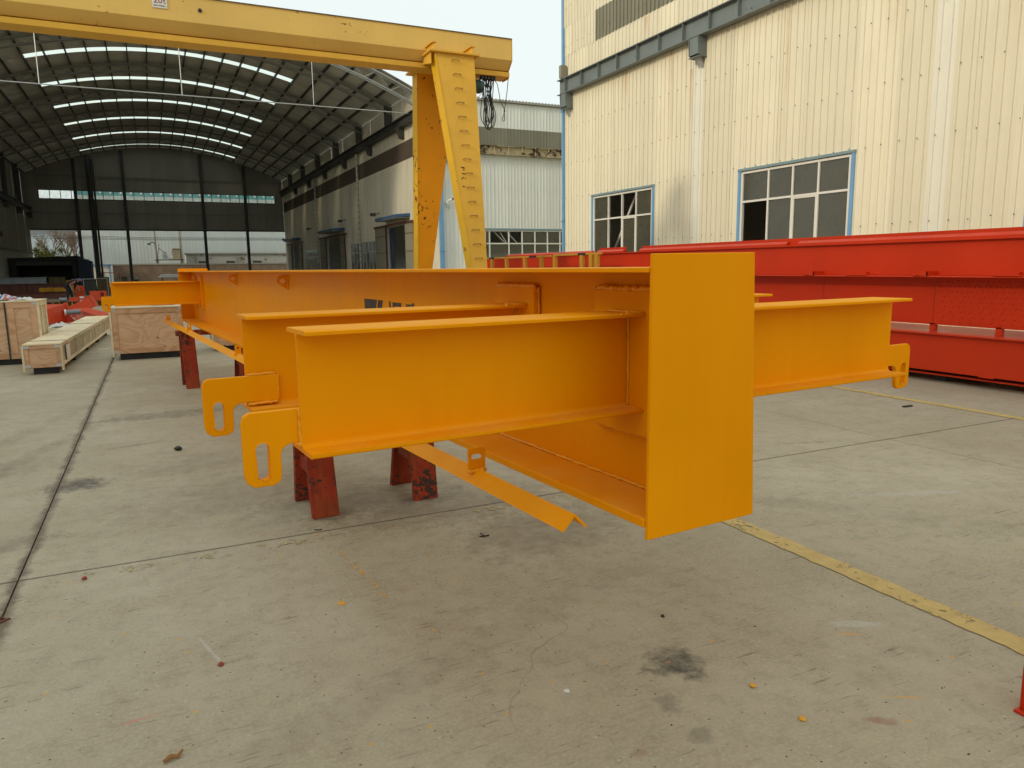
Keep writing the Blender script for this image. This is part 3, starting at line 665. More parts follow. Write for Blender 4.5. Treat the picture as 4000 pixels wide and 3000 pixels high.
def leg(topf, topb, botf, botb, zt, zb, mat):
    """topf/botf: (xl, xr, y) of the front edge, topb/botb of the back edge"""
    lo_ = [(botf[0], botf[2], zb), (botf[1], botf[2], zb), (botb[1], botb[2], zb), (botb[0], botb[2], zb)]
    hi_ = [(topf[0], topf[2], zt), (topf[1], topf[2], zt), (topb[1], topb[2], zt), (topb[0], topb[2], zt)]
    return MB().hexa(lo_, hi_)
def side_strip(xt, xb, yt, yb, zt, zb, dep):
    return MB().hexa([(xb-.012, yb-.012, zb), (xb, yb-.012, zb), (xb, yb+dep, zb), (xb-.012, yb+dep, zb)], [(xt-.012, yt-.012, zt), (xt, yt-.012, zt), (xt, yt+dep, zt), (xt-.012, yt+dep, zt)])
M_ganside = paint('bright_yellow', (.80, .46, .012), .5, .05, 1.5, rust=.12, rust_col=(.17,.04,.015), rust_scale=9)
M_rung = paint('dirty_rung', (.40, .22, .05), .7, .2, 8)
def gantry_end(dx, rungs):
    zt = 5.93; zb = .42
    near = part('leg', leg((5.69+dx, 6.575+dx, 15.35), (5.69+dx, 6.575+dx, 15.65), (6.165+dx, 6.39+dx, 14.31), (6.165+dx, 6.39+dx, 14.61), zt, zb, None), M_gan, gan, bevel=.004)
    part('side_plate', side_strip(5.69+dx, 6.165+dx, 15.35, 14.31, zt, zb, .31), M_ganside, near)
    far = part('leg', leg((5.70+dx, 6.66+dx, 16.55), (5.70+dx, 6.66+dx, 16.85), (5.90+dx, 6.12+dx, 17.59), (5.90+dx, 6.12+dx, 17.89), 5.80, zb, None), M_gan2, gan, bevel=.004)
    part('side_plate', side_strip(5.70+dx, 5.90+dx, 16.55, 17.59, 5.80, zb, .31), M_ganside, far)
    part('saddle_plate', MB().box(5.55+dx, 6.68+dx, 15.27, 15.78, 5.93, 5.965), M_gan, gan, bevel=.003)
    part('saddle_plate', MB().box(5.55+dx, 6.75+dx, 16.42, 16.93, 5.80, 5.835), M_gan, gan, bevel=.003)
    for xb in (5.655, 6.52):
        part('saddle_bracket', MB().box(xb+dx, xb+dx+.012, 15.31, 15.748, 5.965, 6.108).box(xb-.045+dx, xb+.057+dx, 15.30, 15.748, 6.108, 6.122), M_gan, gan)
    part('saddle_gusset', MB().prism([(15.36, 5.93), (15.74, 5.93), (15.90, 5.80), (15.36, 5.70)], 'x', 5.60+dx, 5.612+dx), M_gan, gan)
    part('ground_beam', MB().box(5.98+dx, 6.42+dx, 13.6, 18.6, .14, .42), M_gan2, gan, bevel=.01)
    for y in (13.9, 18.3): part('wheel', MB().cyl((6.14+dx, y, .14), (6.26+dx, y, .14), .14, 18), M_darksteel, gan)
    if rungs:
        for k in range(19):
            z = 5.80-.294*k
            if z < .6: break
            t = (zt-z)/(zt-zb); y = 15.35+(14.31-15.35)*t; xl = 5.69+(6.165-5.69)*t; xr = 6.575+(6.39-6.575)*t; xc = 6.12+(6.275-6.12)*t; h = .078
            part('rung', MB().tube([(xc-h, y, z-.015), (xc-h, y-.055, z), (xc+h, y-.055, z), (xc+h, y, z-.015)], .0105, 6), M_rung, near)
        mk = MB()
        for a, b in (((6.03, 3.56), (6.10, 3.57)), ((6.10, 3.57), (6.09, 3.50)), ((6.045, 3.44), (6.115, 3.43)), ((6.04, 3.34), (6.07, 3.36)), ((6.10, 3.34), (6.12, 3.345)), ((6.02, 3.33), (6.03, 3.32)), ((6.03, 3.17), (6.075, 3.165))):
            f = lambda p: (p[0], 15.35+(14.31-15.35)*(zt-p[1])/(zt-zb)-.003, p[1])
            mk.tube([f(a), f(b)], .010, 5)
        part('hand_painted_mark', mk, M_letter, near, label='dark brush marks beside the rungs')
gantry_end(0, True); gantry_end(-18.2, False)
part('beam_port', MB().cyl((1.21, 15.73, 6.28), (1.21, 15.75, 6.28), .035, 14), M_black, gan)
sg = part('capacity_sign', MB().box(.405, .655, 15.735, 15.748, 6.237, 6.47), M_whitep, gan, label='white plate reading 20t')
def put_text(txt, size, loc, mat, parent, name='lettering'):
    me = text_mesh(txt, size); me.transform(Matrix.Rotation(math.pi/2, 4, 'X')); me.materials.append(mat)
    return inst(name, me, mat, parent, loc)
put_text('20', .155, (.505, 15.733, 6.365), M_signred, sg)
put_text('t', .13, (.612, 15.733, 6.36), M_signdark, sg)
put_text('吊具下严禁站人', .030, (.53, 15.733, 6.272), M_signdark, sg)
# electric hoist hanging on the rail end, and its loops of cable
ho = thing('electric_hoist', 'dark green electric hoist motor hanging from the gantry beam end', 'hoist', (6.75, 16.1, 5.4))
part('drum', MB().cyl((6.05, 16.1, 5.50), (6.74, 16.1, 5.50), .19, 20), M_motor, ho, smooth=False)
part('motor', MB().cyl((6.74, 16.05, 5.50), (7.02, 16.05, 5.50), .135, 20).cyl((7.02, 16.05, 5.50), (7.06, 16.05, 5.50), .11, 20), M_motor, ho)
fin = MB()
for k in range(7): fin.cyl((6.76+k*.036, 16.05, 5.50), (6.772+k*.036, 16.05, 5.50), .150, 20)
part('cooling_fins', fin, M_motor, ho)
part('trolley', MB().box(6.56, 6.72, 15.80, 15.87, 5.62, 5.92).box(6.56, 6.72, 16.33, 16.40, 5.62, 5.92).box(6.56, 6.72, 15.80, 16.40, 5.62, 5.66), M_motor, ho)
cb = thing('cable_bundle', 'bundle of black hoist cables hanging in loops under the gantry beam end', 'cable', (7.2, 16.0, 5.7))
rnd = random.Random(5)
for k in range(9):
    xt = 7.04+.032*k; xb = 7.185+rnd.uniform(-.05, .05); dep = rnd.uniform(.92, 1.14); wd = rnd.uniform(.06, .185); pts = []
    for i in range(33):
        ph = -math.pi+2*math.pi*i/32; q = (1+math.cos(ph))/2
        pts.append((xt+(xb-xt)*min(1, q*1.6)+wd*math.sin(ph)*(.25+.85*q), 15.98+.012*(k % 4)+.03*math.sin(ph+k), 5.70-dep*q**.8))
    part('cable_loop', MB().tube(pts, .0095, 6), M_cable, cb, smooth=True)
for k in range(5): part('cable_trolley', MB().box(7.0+k*.075, 7.035+k*.075, 15.93, 16.05, 5.66, 5.726).cyl((7.017+k*.075, 15.9, 5.67), (7.017+k*.075, 16.08, 5.67), .022, 8), M_darksteel, cb)
pts = [(7.33, 15.98, 5.66), (7.40, 15.98, 5.58), (7.44, 15.98, 5.40), (7.47, 15.98, 5.22), (7.55, 15.98, 5.08), (7.585, 15.98, 5.02), (7.555, 15.98, 4.93), (7.51, 15.98, 4.84), (7.525, 15.98, 4.78), (7.57, 15.98, 4.80), (7.575, 15.98, 4.88), (7.565, 15.99, 5.0), (7.60, 15.99, 5.16), (7.65, 15.99, 5.45), (7.68, 15.99, 5.70)]
part('cable_loop', MB().tube(pts, .008, 6), M_cable, cb, smooth=True)
part('cable_loop', MB().tube([(6.72, 15.9, 5.36), (6.80, 15.9, 5.25), (6.90, 15.9, 5.24), (6.98, 15.9, 5.34), (7.02, 15.9, 5.46)], .006, 6), M_cable, cb, smooth=True)

# ================================================================== CREAM BUILDING (right)
WX = 14.0
cbd = thing('cream_workshop', 'tall cream corrugated workshop with grey runway beam and two windows on the right', 'building', (24, 6, 0))
WIN = [(19.0, 22.4, 1.3, 3.82), (11.8, 15.2, 1.3, 3.82), (4.6, 8.0, 1.3, 3.82)]
odd = [(16.84, 17.26, M_white_sheet), (9.64, 10.06, M_white_sheet), (23.9, 24.5, M_white_sheet)]
US = [(-14, 9.64), (9.64, 10.06), (10.06, 16.84), (16.84, 17.26), (17.26, 24.44)]
for a, b in US:
    wall_sheets(cbd, '-x', WX, a, b, 0, 7.9, M_cream, .8, WIN, odd, rib=.036, depth=.034)
    wall_sheets(cbd, '-x', WX, a, b, 7.9, 8.90, M_cream, .8, (), None, rib=.036, depth=.034)
wall_sheets(cbd, '-x', WX, -14, 22.38, 8.90, 9.87, M_band, .8, (), None, rib=.036, depth=.034)
wall_sheets(cbd, '-x', WX, 22.38, 24.44, 8.90, 9.87, M_cream, .8, (), None, rib=.036, depth=.034)
wall_sheets(cbd, '-x', WX, -14, 24.44, 9.87, 14.6, M_cream, .8, (), None, rib=.036, depth=.034)
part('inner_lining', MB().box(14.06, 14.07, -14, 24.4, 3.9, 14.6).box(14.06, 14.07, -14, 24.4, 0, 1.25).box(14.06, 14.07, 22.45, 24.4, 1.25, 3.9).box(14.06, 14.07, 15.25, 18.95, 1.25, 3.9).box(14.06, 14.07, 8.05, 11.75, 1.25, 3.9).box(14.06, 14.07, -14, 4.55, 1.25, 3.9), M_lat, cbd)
part('back_wall', MB().box(34, 34.1, -14, 24.44, 0, 14.6), M_cream, cbd)
part('gable_wall', MB().box(14.08, 34, 24.34, 24.44, 0, 14.6), M_cream, cbd)
part('gable_wall', MB().box(14.08, 34, -14.1, -14, 0, 14.6), M_cream, cbd)
part('roof', MB().prism([(13.9, 14.6), (24, 16.4), (34.2, 14.6), (34.2, 14.68), (24, 16.5), (13.9, 14.68)], 'y', -14.3, 24.6), M_steel, cbd)
part('corner_pipe', MB().box(13.92, 14.02, 24.42, 24.54, 0, 14.6), M_bluep, cbd, bevel=.01)
for zj in (3.1, 7.0, 11): part('pipe_clip', MB().box(13.905, 14.02, 24.40, 24.56, zj, zj+.05), M_blued, cbd)
def window_x(parent, y0, y1, z0, z1, mull, trans, broken=(), sashes=()):
    w = part('window', MB().box(13.955, 14.03, y0, y0+.07, z0, z1).box(13.955, 14.03, y1-.07, y1, z0, z1).box(13.956, 14.028, y0+.07, y1-.07, z1-.05, z1).box(13.956, 14.028, y0+.07, y1-.07, z0, z0+.05), M_whitep, parent, bevel=.003)
    part('blue_trim', MB().box(13.93, 14.0, y0-.09, y0-.002, z0-.05, z1+.02), M_bluep, w)
    part('blue_trim', MB().box(13.93, 14.0, y1+.002, y1+.09, z0-.05, z1+.02), M_bluep, w)
    part('drip_trim', MB().box(13.92, 14.01, y0-.10, y1+.10, z1+.02, z1+.085), M_grntrim, w, bevel=.004)
    us = [y0+.07]+list(mull)+[y1-.07]; zs = [z0+.05, trans, z1-.05]
    for q in mull: part('mullion', MB().box(13.958, 14.026, q-.025, q+.025, z0+.05, z1-.05), M_whitep, w, bevel=.003)
    for i in range(len(us)-1):
        a, b = us[i]+(.025 if i else 0), us[i+1]-(.025 if i < len(us)-2 else 0)
        part('transom', MB().box(13.96, 14.024, a, b, trans-.025, trans+.025), M_whitep, w)
        for j in range(2):
            za, zb = (z0+.05, trans-.025) if j == 0 else (trans+.025, z1-.05)
            if (i, j) in sashes:
                sw = part('sash', MB().box(13.965, 14.02, a, a+.04, za, zb).box(13.965, 14.02, b-.04, b, za, zb).box(13.966, 14.019, a+.04, b-.04, zb-.04, zb).box(13.966, 14.019, a+.04, b-.04, za, za+.04), M_whitep, w)
            if (i, j) in broken: continue
            part('pane', MB().box(13.99, 13.994, a+.002, b-.002, za, zb), M_glass, w)
    return w
window_x(cbd, 19.0, 22.4, 1.3, 3.82, (19.87, 20.66, 21.46), 3.04, broken=((1, 1), (2, 1), (2, 0)), sashes=((1, 0),))
window_x(cbd, 11.8, 15.2, 1.3, 3.82, (12.70, 13.47, 14.25), 3.07, broken=((3, 0),), sashes=((1, 0),))
window_x(cbd, 4.6, 8.0, 1.3, 3.82, (5.5, 6.3, 7.15), 3.07)
for p0, p1 in (((14.5, 22.3, 1.4), (14.5, 20.3, 4.2)), ((14.6, 21.0, 1.4), (14.6, 19.4, 4.4)), ((14.9, 19.2, 1.2), (14.9, 20.8, 4.2))):
    part('interior_brace', MB().tube([p0, p1], .05, 6), M_whitep, cbd)
part('interior_post', MB().box(14.8, 15.0, 19.6, 20.0, 0, 3.4), M_galv, cbd)
rb = part('runway_beam', MB().prism([(13.70, 7.555), (13.98, 7.555), (13.98, 7.572), (13.846, 7.572), (13.846, 8.05), (13.98, 8.05), (13.98, 8.07), (13.70, 8.07), (13.70, 8.05), (13.834, 8.05), (13.834, 7.572), (13.70, 7.572)], 'y', -14, 24.50), M_steel, cbd)
part('crane_rail', MB().box(13.80, 13.88, -14, 24.45, 8.07, 8.12), paint('rust_rail', (.20, .11, .06), .8, .2, 3), rb)
yy = 23.95
while yy > -13:
    part('stiffener', MB().box(13.712, 13.834, yy-.008, yy+.008, 7.572, 8.05), M_steel, rb); yy -= 1.085
part('rail_stop', MB().box(13.72, 13.96, 24.20, 24.36, 8.12, 8.55), M_lat, rb)
for yc in (24.05, 16.92, 9.8, 2.7):
    part('bracket', MB().prism([(13.68, 7.553), (13.99, 7.553), (13.99, 7.02), (13.82, 7.02), (13.70, 7.10)], 'y', yc-.20, yc-.188).prism([(13.68, 7.553), (13.99, 7.553), (13.99, 7.02), (13.82, 7.02), (13.70, 7.10)], 'y', yc+.188, yc+.20)
         .box(13.72, 13.735, yc-.188, yc+.188, 7.10, 7.55).box(13.70, 13.99, yc-.22, yc+.22, 7.03, 7.045), M_steel, cbd)
    part('bracket_foot', MB().prism([(13.84, 7.03), (13.99, 7.03), (13.99, 6.78)], 'y', yc-.10, yc+.10), M_galv, cbd)
sm = MB(); rnd = random.Random(3)
for z in (2.28, 3.93, 5.14, 6.42, 9.2, 10.5, 11.8):
    y = -13.7
    while y < 24.4:
        if not any(a-.1 < y < b+.1 and zc-.1 < z < zd+.1 for a, b, zc, zd in WIN): yj, zj = y+rnd.uniform(-.02, .02), z+rnd.uniform(-.035, .035); sm.box(13.955, 13.968, yj-.009, yj+.009, zj-.010, zj+.010)
        y += .4
part('screws', sm, M_darksteel, cbd, kind='stuff')

# ================================================================== GREY WORKSHOP behind (front at y=37.56, side at x=14)
GY = 37.56
gbd = thing('grey_workshop', 'grey corrugated workshop behind the gantry with rusty runway beam and broken windows', 'building', (24, 62, 0))
FW = [(16.5, 21.8, 1.2, 3.45)]
wall_sheets(gbd, '-y', GY, 14, 34, 0, 7.42, M_grey_sheet, .8, FW, None, rib=.035, depth=.02)
wall_sheets(gbd, '-y', GY, 14, 34, 7.42, 8.85, M_band, .8, (), None, rib=.035, depth=.02)
wall_sheets(gbd, '-y', GY, 14, 34, 8.85, 10.15, M_grey_sheet, .8, (), None, rib=.035, depth=.02)
part('roof', MB().box(13.9, 34.2, GY-.18, 88.3, 10.17, 10.26), M_dark_sheet, gbd)
rc = MB()
for k in range(100): rc.box(14+.2*k, 14.07+.2*k, GY-.19, GY+.3, 10.26, 10.30)
part('roof_ribs', rc, M_dark_sheet, gbd, kind='stuff')
rb2 = part('rusty_runway_beam', MB().prism([(37.24, 7.42), (37.52, 7.42), (37.52, 7.44), (37.386, 7.44), (37.386, 7.86), (37.52, 7.86), (37.52, 7.88), (37.24, 7.88), (37.24, 7.86), (37.374, 7.86), (37.374, 7.44), (37.24, 7.44)], 'x', 14.3, 34), M_rustbeam, gbd)
x = 14.6
while x < 34: part('stiffener', MB().box(x-.02, x+.02, 37.25, 37.374, 7.44, 7.86), M_rustbeam, rb2); x += .82
part('bracket', MB().box(14.35, 14.65, 37.3, 37.5, 6.95, 7.42), M_steel, gbd)
part('corner_pipe', MB().box(13.86, 14.10, 37.36, 37.52, 0, 10.1), M_bluep, gbd, bevel=.02)
for zj in (2.3, 5.6, 8.9): part('pipe_joint', MB().box(13.85, 14.11, 37.35, 37.53, zj, zj+.05), M_blued, gbd)
w = part('window', MB().box(16.5, 21.8, GY-.03, GY+.03, 3.40, 3.45).box(16.5, 21.8, GY-.03, GY+.03, 1.2, 1.25).box(16.5, 16.56, GY-.03, GY+.03, 1.25, 3.40).box(21.74, 21.8, GY-.03, GY+.03, 1.25, 3.40), M_whitep, gbd)
part('blue_trim', MB().box(16.4, 21.9, GY-.07, GY, 3.45, 3.56), M_grntrim, w)
ml = (16.78, 17.95, 18.77, 19.57, 20.37, 21.18)
for q in ml: part('mullion', MB().box(q-.035, q+.035, GY-.028, GY+.028, 1.25, 3.40), M_whitep, w)
ed = [16.56]+list(ml)+[21.74]
for i in range(len(ed)-1):
    a, b = ed[i]+.036, ed[i+1]-.036
    part('transom', MB().box(a, b, GY-.026, GY+.026, 2.71, 2.78), M_whitep, w)
    for j, (za, zb) in enumerate(((1.25, 2.71), (2.78, 3.40))):
        if (i, j) in ((1, 1), (2, 1)): continue
        part('pane', MB().box(a, b, GY-.004, GY+.004, za, zb), M_glass, w)
for a, b in (((17.9, 2.75), (17.2, 3.38)), ((17.95, 2.8), (17.55, 3.38)), ((18.6, 2.8), (17.95, 3.4))):
    part('bent_frame_bar', MB().tube([(a[0], GY+.3, a[1]), (b[0], GY+.3, b[1])], .03, 6), M_whitep, w)
# side wall with doors and windows, seen inside the open hall
M_canopy = paint('canopy_blue', (.045, .115, .25), .6, .1, 1)
DOORS = [(43.4, 47.5), (60.5, 65.9), (79.1, 83.5)]
SW = [(50.4, 57.4, .9, 3.36), (69.3, 76.0, .9, 3.3)]
holes = [(a, b, 0, 4.05) for a, b in DOORS]+SW
wall_sheets(gbd, '-x', WX, GY, 88, 0, 7.75, M_hall_sheet, 1.0, holes, None, pitch=.25, rib=.06)
wall_sheets(gbd, '-x', WX, GY, 88, 7.75, 8.80, M_brown_band, 1.0, (), None, pitch=.25, rib=.06)
wall_sheets(gbd, '-x', WX, GY, 88, 8.80, 11.2, M_hall_sheet, 1.0, (), None, pitch=.25, rib=.06)
part('back_wall', MB().box(34, 34.1, GY, 88, 2.9, 10.15).box(34, 34.1, GY, 88, 0, .9), M_grey_sheet, gbd)
part('end_wall', MB().box(14.1, 34, 88, 88.1, 0, 10.15), M_grey_sheet, gbd)
for n_, (a, b) in enumerate(DOORS):
    cz = 4.43; ca = (42.65, 59.1, 78.3)[n_]; cbb = (47.3, 64.6, 83.6)[n_]; cx = (13.15, 12.95, 13.1)[n_]
    cn = part('door_canopy', MB().prism([(cx, cz), (cx, cz+.17), (13.97, cz+.24), (13.97, cz+.06)], 'y', ca, cbb), M_canopy, gbd)
    part('canopy_underside', MB().box(cx+.03, 13.96, ca+.03, cbb-.03, cz-.03, cz), M_dark_sheet, cn)
    part('door_track', MB().box(13.80, 13.92, a-2.2, b+2.6, 4.10, 4.22), M_ruststeel, gbd)
    for da, db in ((a-1.6, a), (b, b+2.5)):
        d = part('sliding_door', MB().box(13.86, 13.90, da, db, .05, 4.10), M_lat, gbd, bevel=.004)
        for zz in (1.2, 2.45, 3.5): part('door_rib', MB().box(13.845, 13.86, da, db, zz, zz+.04), M_ruststeel, d)
        part('door_edge', MB().box(13.84, 13.91, da-.03, da, .05, 4.10), M_ruststeel, d)
    part('door_frame', MB().box(13.98, 14.12, a-.1, a, 0, 4.1), M_galv, gbd); part('door_frame', MB().box(13.98, 14.12, b, b+.1, 0, 4.1), M_galv, gbd)
part('door_curtain', MB().box(14.14, 14.18, 46.6, 47.4, .05, 4.0), M_tank, gbd)
for a, b, za, zb in SW:
    ws = part('side_window', MB().box(13.98, 14.04, a, b, zb-.06, zb).box(13.98, 14.04, a, b, za, za+.06), M_galv, gbd)
    n = 8
    for k in range(n+1):
        q = a+(b-a)*k/n; part('mullion', MB().box(13.975, 14.045, q-.035, q+.035, za+.06, zb-.06), M_galv, ws)
        if k < n:
            q1 = a+(b-a)*(k+1)/n; part('transom', MB().box(13.98, 14.04, q+.036, q1-.036, 2.6, 2.66), M_galv, ws)
            if k not in (2, 6): part('pane', MB().box(14.0, 14.008, q+.036, q1-.036, za+.06, 2.6), M_glass, ws)
            part('pane', MB().box(14.0, 14.008, q+.036, q1-.036, 2.66, zb-.06), M_glass, ws)
for y in (53.78, 68.94):
    m = MB(); z = 0
    m.tube([(13.78, y, 0), (13.78, y, 9.5)], .075, 10); dp = part('downpipe', m, paint('pale_pipe', (.46, .45, .38), .6, .1, 2), gbd)
    ck = MB()
    for k in range(24): ck.cyl((13.78, y, .3+k*.4), (13.78, y, .34+k*.4), .080, 10)
    part('pipe_bands', ck, M_darksteel, dp)
for y, z in ((49.0, 5.0), (58.5, 5.15), (71.5, 5.2), (86.0, 4.75)):
    part('floodlight', MB().tube([(13.95, y, z+.1), (13.6, y, z)], .03, 6).box(13.35, 13.65, y-.16, y+.16, z-.12, z+.08), M_darksteel, gbd)
hb = part('hall_runway_beam', MB().prism([(13.55, 9.55), (13.95, 9.55), (13.95, 10.02), (13.55, 10.02), (13.55, 9.99), (13.73, 9.99), (13.73, 9.58), (13.55, 9.58)], 'y', 40.5, 88), M_darksteel, gbd)
for k in range(7):
    y = 45.6+7.1*k
    if y < 88: part('beam_bracket', MB().prism([(13.55, 9.55), (13.97, 9.55), (13.97, 8.95), (13.75, 9.0)], 'y', y-2.2-.2, y-2.2+.2), M_darksteel, gbd)
cm_ = thing('security_camera', 'small white security camera on the grey workshop wall beside the blue corner pipe', 'camera', (14.5, 37.5, 4.9))
part('arm', MB().tube([(14.30, 37.54, 4.85), (14.30, 37.35, 4.9), (14.38, 37.30, 4.96)], .02, 6), M_whitep, cm_)
part('body', MB().box(14.26, 14.36, 37.28, 37.54, 4.80, 4.90).cyl((14.33, 37.3, 4.93), (14.50, 37.1, 5.02), .05, 10), M_whitep, cm_)
part('lens', MB().cyl((14.50, 37.1, 5.02), (14.53, 37.06, 5.035), .055, 10), M_black, cm_)
part('cable', MB().tube([(14.28, 37.5, 4.8), (14.30, 37.5, 4.62), (14.42, 37.5, 4.55), (14.5, 37.5, 4.68)], .008, 5), M_black, cm_)

# ================================================================== ARCHED HALL
HC, HK, HA = 1.8, 14.2, .0196
def arc(x): return HK-HA*(x-HC)**2
hall = thing('arched_hall', 'open steel hall with arched roof, skylight bands and dark gable on the left', 'building', (1.8, 65, 0))
XL, XR = -10.45, 13.98
def roof_mesh(xa, xb, yw, n):
    prof = [(0, 0), (yw*.10, 0), (yw*.14, .03), (yw*.20, .03), (yw*.24, 0), (yw*.43, 0), (yw*.47, .03), (yw*.53, .03), (yw*.57, 0), (yw*.76, 0), (yw*.80, .03), (yw*.86, .03), (yw*.90, 0), (yw, 0)]
    vs = []; fs = []; m = len(prof)
    for i in range(n+1):
        x = xa+(xb-xa)*i/n
        vs += [(x, p[0], arc(x)+p[1]) for p in prof]
    for i in range(n):
        for k in range(m-1): fs.append((i*m+k, (i+1)*m+k, (i+1)*m+k+1, i*m+k+1))
    me = bpy.data.meshes.new('roof_sheet'); me.from_pydata(vs, [], fs); me.update(); return me
YW = 47.4/60; SK = {11, 20, 29, 38, 47, 56}
full = roof_mesh(XL-.3, XR+.1, YW, 28); left_ = roof_mesh(XL-.3, -5.35, YW, 7); right_ = roof_mesh(8.95, XR+.1, YW, 7)
for i in range(60):
    y = 41.0+YW*i
    if i in SK:
        inst('roof_sheet', left_, M_roof_sheet, hall, (0, y, 0)); inst('roof_sheet', right_, M_roof_sheet, hall, (0, y, 0))
    else: inst('roof_sheet', full, M_roof_sheet, hall, (0, y, 0))
PUR = [HC+1.02*k for k in range(-12, 13) if XL < HC+1.02*k < XR]
for k, x in enumerate(PUR): part('purlin', MB().box(x-.03, x+.03, 41.05, 88, arc(x)-.19, arc(x)-.02), M_darksteel, hall)
ed = [-5.35]+[x for x in PUR if -5.2 < x < 8.8]+[8.95]
for i in sorted(SK):
    y = 41.0+YW*i
    for a, b in zip(ed, ed[1:]):
        a2, b2 = a+.03, b-.03
        part('skylight_pane', MB().add([(a2, y, arc(a2)), (b2, y, arc(b2)), (b2, y+YW, arc(b2)), (a2, y+YW, arc(a2))], [(0,1,2,3)]), M_sky, hall)
for k in range(8):
    y = 41.2 if k == 0 else 45.6+7.1*(k-1)
    if y > 88: break
    mt = M_truss if k == 0 else M_truss_in
    ch = MB()
    for dz, r in ((-.22, .045), (-.85 if k == 0 else -.62, .04)):
        for yo in (-.16, .16): ch.tube([(x, y+yo, arc(x)+dz) for x in [XL+(XR-XL)*i/24 for i in range(25)]], r, 6)
    t = part('roof_truss', ch, mt, hall)
    lt_ = MB(); d2 = -.85 if k == 0 else -.62; n = 34
    for i in range(n):
        xa, xb = XL+(XR-XL)*i/n, XL+(XR-XL)*(i+1)/n
        za, zb = (-.22, d2) if i % 2 else (d2, -.22)
        for yo in (-.16, .16): lt_.tube([(xa, y+yo, arc(xa)+za), (xb, y+yo, arc(xb)+zb)], .013, 4, False)
    part('lattice', lt_, mt, t)
    if k == 0:
        part('tie_rod', MB().tube([(XL, y, 9.98), (XR-.1, y, 9.98)], .026, 6), M_galv, t)
        for x in (-3.9, 2.07, 8.42): part('hanger_rod', MB().tube([(x, y, 9.98), (x, y, arc(x)+d2)], .022, 6), M_galv, t)
    if k: part('wall_post', MB().box(13.55, 13.9, y-.18, y+.18, 10.02, arc(13.7)-.2), M_darksteel, hall)
    if k: part('wall_post', MB().box(XL+.1, XL+.4, y-.18, y+.18, 7.80, arc(XL+.2)-.2), M_darksteel, hall)
# gable at the far end
wall_sheets(hall, '-y', 88, XL, XR, 5.80, 8.72, M_dark_sheet, .8, (), None, pitch=.27)
wall_sheets(hall, '-y', 88, XL, XR, 9.62, 11, M_dark_sheet, .8, (), None, pitch=.27, top=lambda x: arc(x)-.02)
wall_sheets(hall, '-y', 88, XL, -9.4, 8.72, 9.62, M_dark_sheet, .8); wall_sheets(hall, '-y', 88, 13.1, XR, 8.72, 9.62, M_dark_sheet, .8)
gw = part('gable_window', MB().box(-9.4, 13.1, 87.97, 88.03, 8.72, 8.78).box(-9.4, 13.1, 87.97, 88.03, 9.56, 9.62), M_darksteel, hall)
n = 24
for k in range(n+1):
    x = -9.4+22.5*k/n; part('mullion', MB().box(x-.03, x+.03, 87.96, 88.04, 8.78, 9.56), M_darksteel, gw)
    if k < n: part('pane', MB().box(x+.031, x+22.5/n-.031, 88.0, 88.006, 8.78, 9.56), M_clear, gw)
for z in (7.4, 11.0): part('girt', MB().tube([(XL, 87.85, z), (XR, 87.85, z)], .05, 6), M_truss_in, hall)
for x in (-6.2, -1.83, 5.6, 9.95): part('gable_column', MB().box(x-.15, x+.15, 87.6, 87.9, 0, arc(x)-.3), M_darksteel, hall)
part('round_column', MB().cyl((-4.83, 87.0, 0), (-4.83, 87.0, 12.9), .24, 14).cyl((-4.45, 86.9, 0), (-4.45, 86.9, 12.6), .10, 10), M_darksteel, hall)
part('sill_beam', MB().box(XL, XR, 87.9, 88.05, 5.66, 5.80), M_darksteel, hall)
# left wall of the hall
wall_sheets(hall, '+x', XL, 41, 88, 3.4, 11.2, M_lat, 1.0, (), None, pitch=.33)
wall_sheets(hall, '+x', XL, 41, 88, 0, 2.7, M_dark_sheet, 1.0, (), None, pitch=.33)
for k in range(60): 
    y = 62+k*.43; part('louvre_slat', MB().box(XL+.02, XL+.06, y, y+.16, 2.72, 3.38), M_concrete_p, hall)
part('louvre_backing', MB().box(XL-.04, XL, 41, 88, 2.69, 3.41), M_dark_sheet, hall)
part('louvre_rail', MB().box(XL+.0, XL+.12, 60, 88, 3.36, 3.46), M_ruststeel, hall)
lb = part('hall_runway_beam', MB().prism([(XL+.05, 7.30), (XL+.45, 7.30), (XL+.45, 7.33), (XL+.27, 7.33), (XL+.27, 7.77), (XL+.45, 7.77), (XL+.45, 7.80), (XL+.05, 7.80)], 'y', 41, 88), M_darksteel, hall)
for y in (66.5, 73.6, 80.7, 86.9): part('beam_bracket', MB().box(XL+.05, XL+.45, y-.2, y+.2, 6.8, 7.30), M_darksteel, hall)
part('wall_fan', MB().cyl((XL+.02, 71.0, 4.55), (XL+.12, 71.0, 4.55), .22, 14), M_ruststeel, hall)
# ------------------------------------------------------------------ warehouse added out of view to the left, shaped to shade the yard
nb = thing('shade_warehouse', 'unseen cream warehouse added along the left side to shade the yard', 'building', (-27, 0, 0))
wall_sheets(nb, '+x', -20, -50, 40.5, 0, 13, M_cream, 1.6, (), None, pitch=.4)
part('side_wall', MB().box(-34, -20.1, -50.1, -50, 0, 13), M_cream, nb); part('side_wall', MB().box(-34, -20.1, 40.4, 40.5, 0, 13), M_cream, nb); part('back_wall', MB().box(-34.1, -34, -50, 40.5, 0, 13), M_cream, nb)
part('roof', MB().prism([(-34.3, 13), (-27, 14.2), (-19.8, 13), (-19.8, 13.12), (-27, 14.32), (-34.3, 13.12)], 'y', -50.3, 40.8), M_steel, nb)


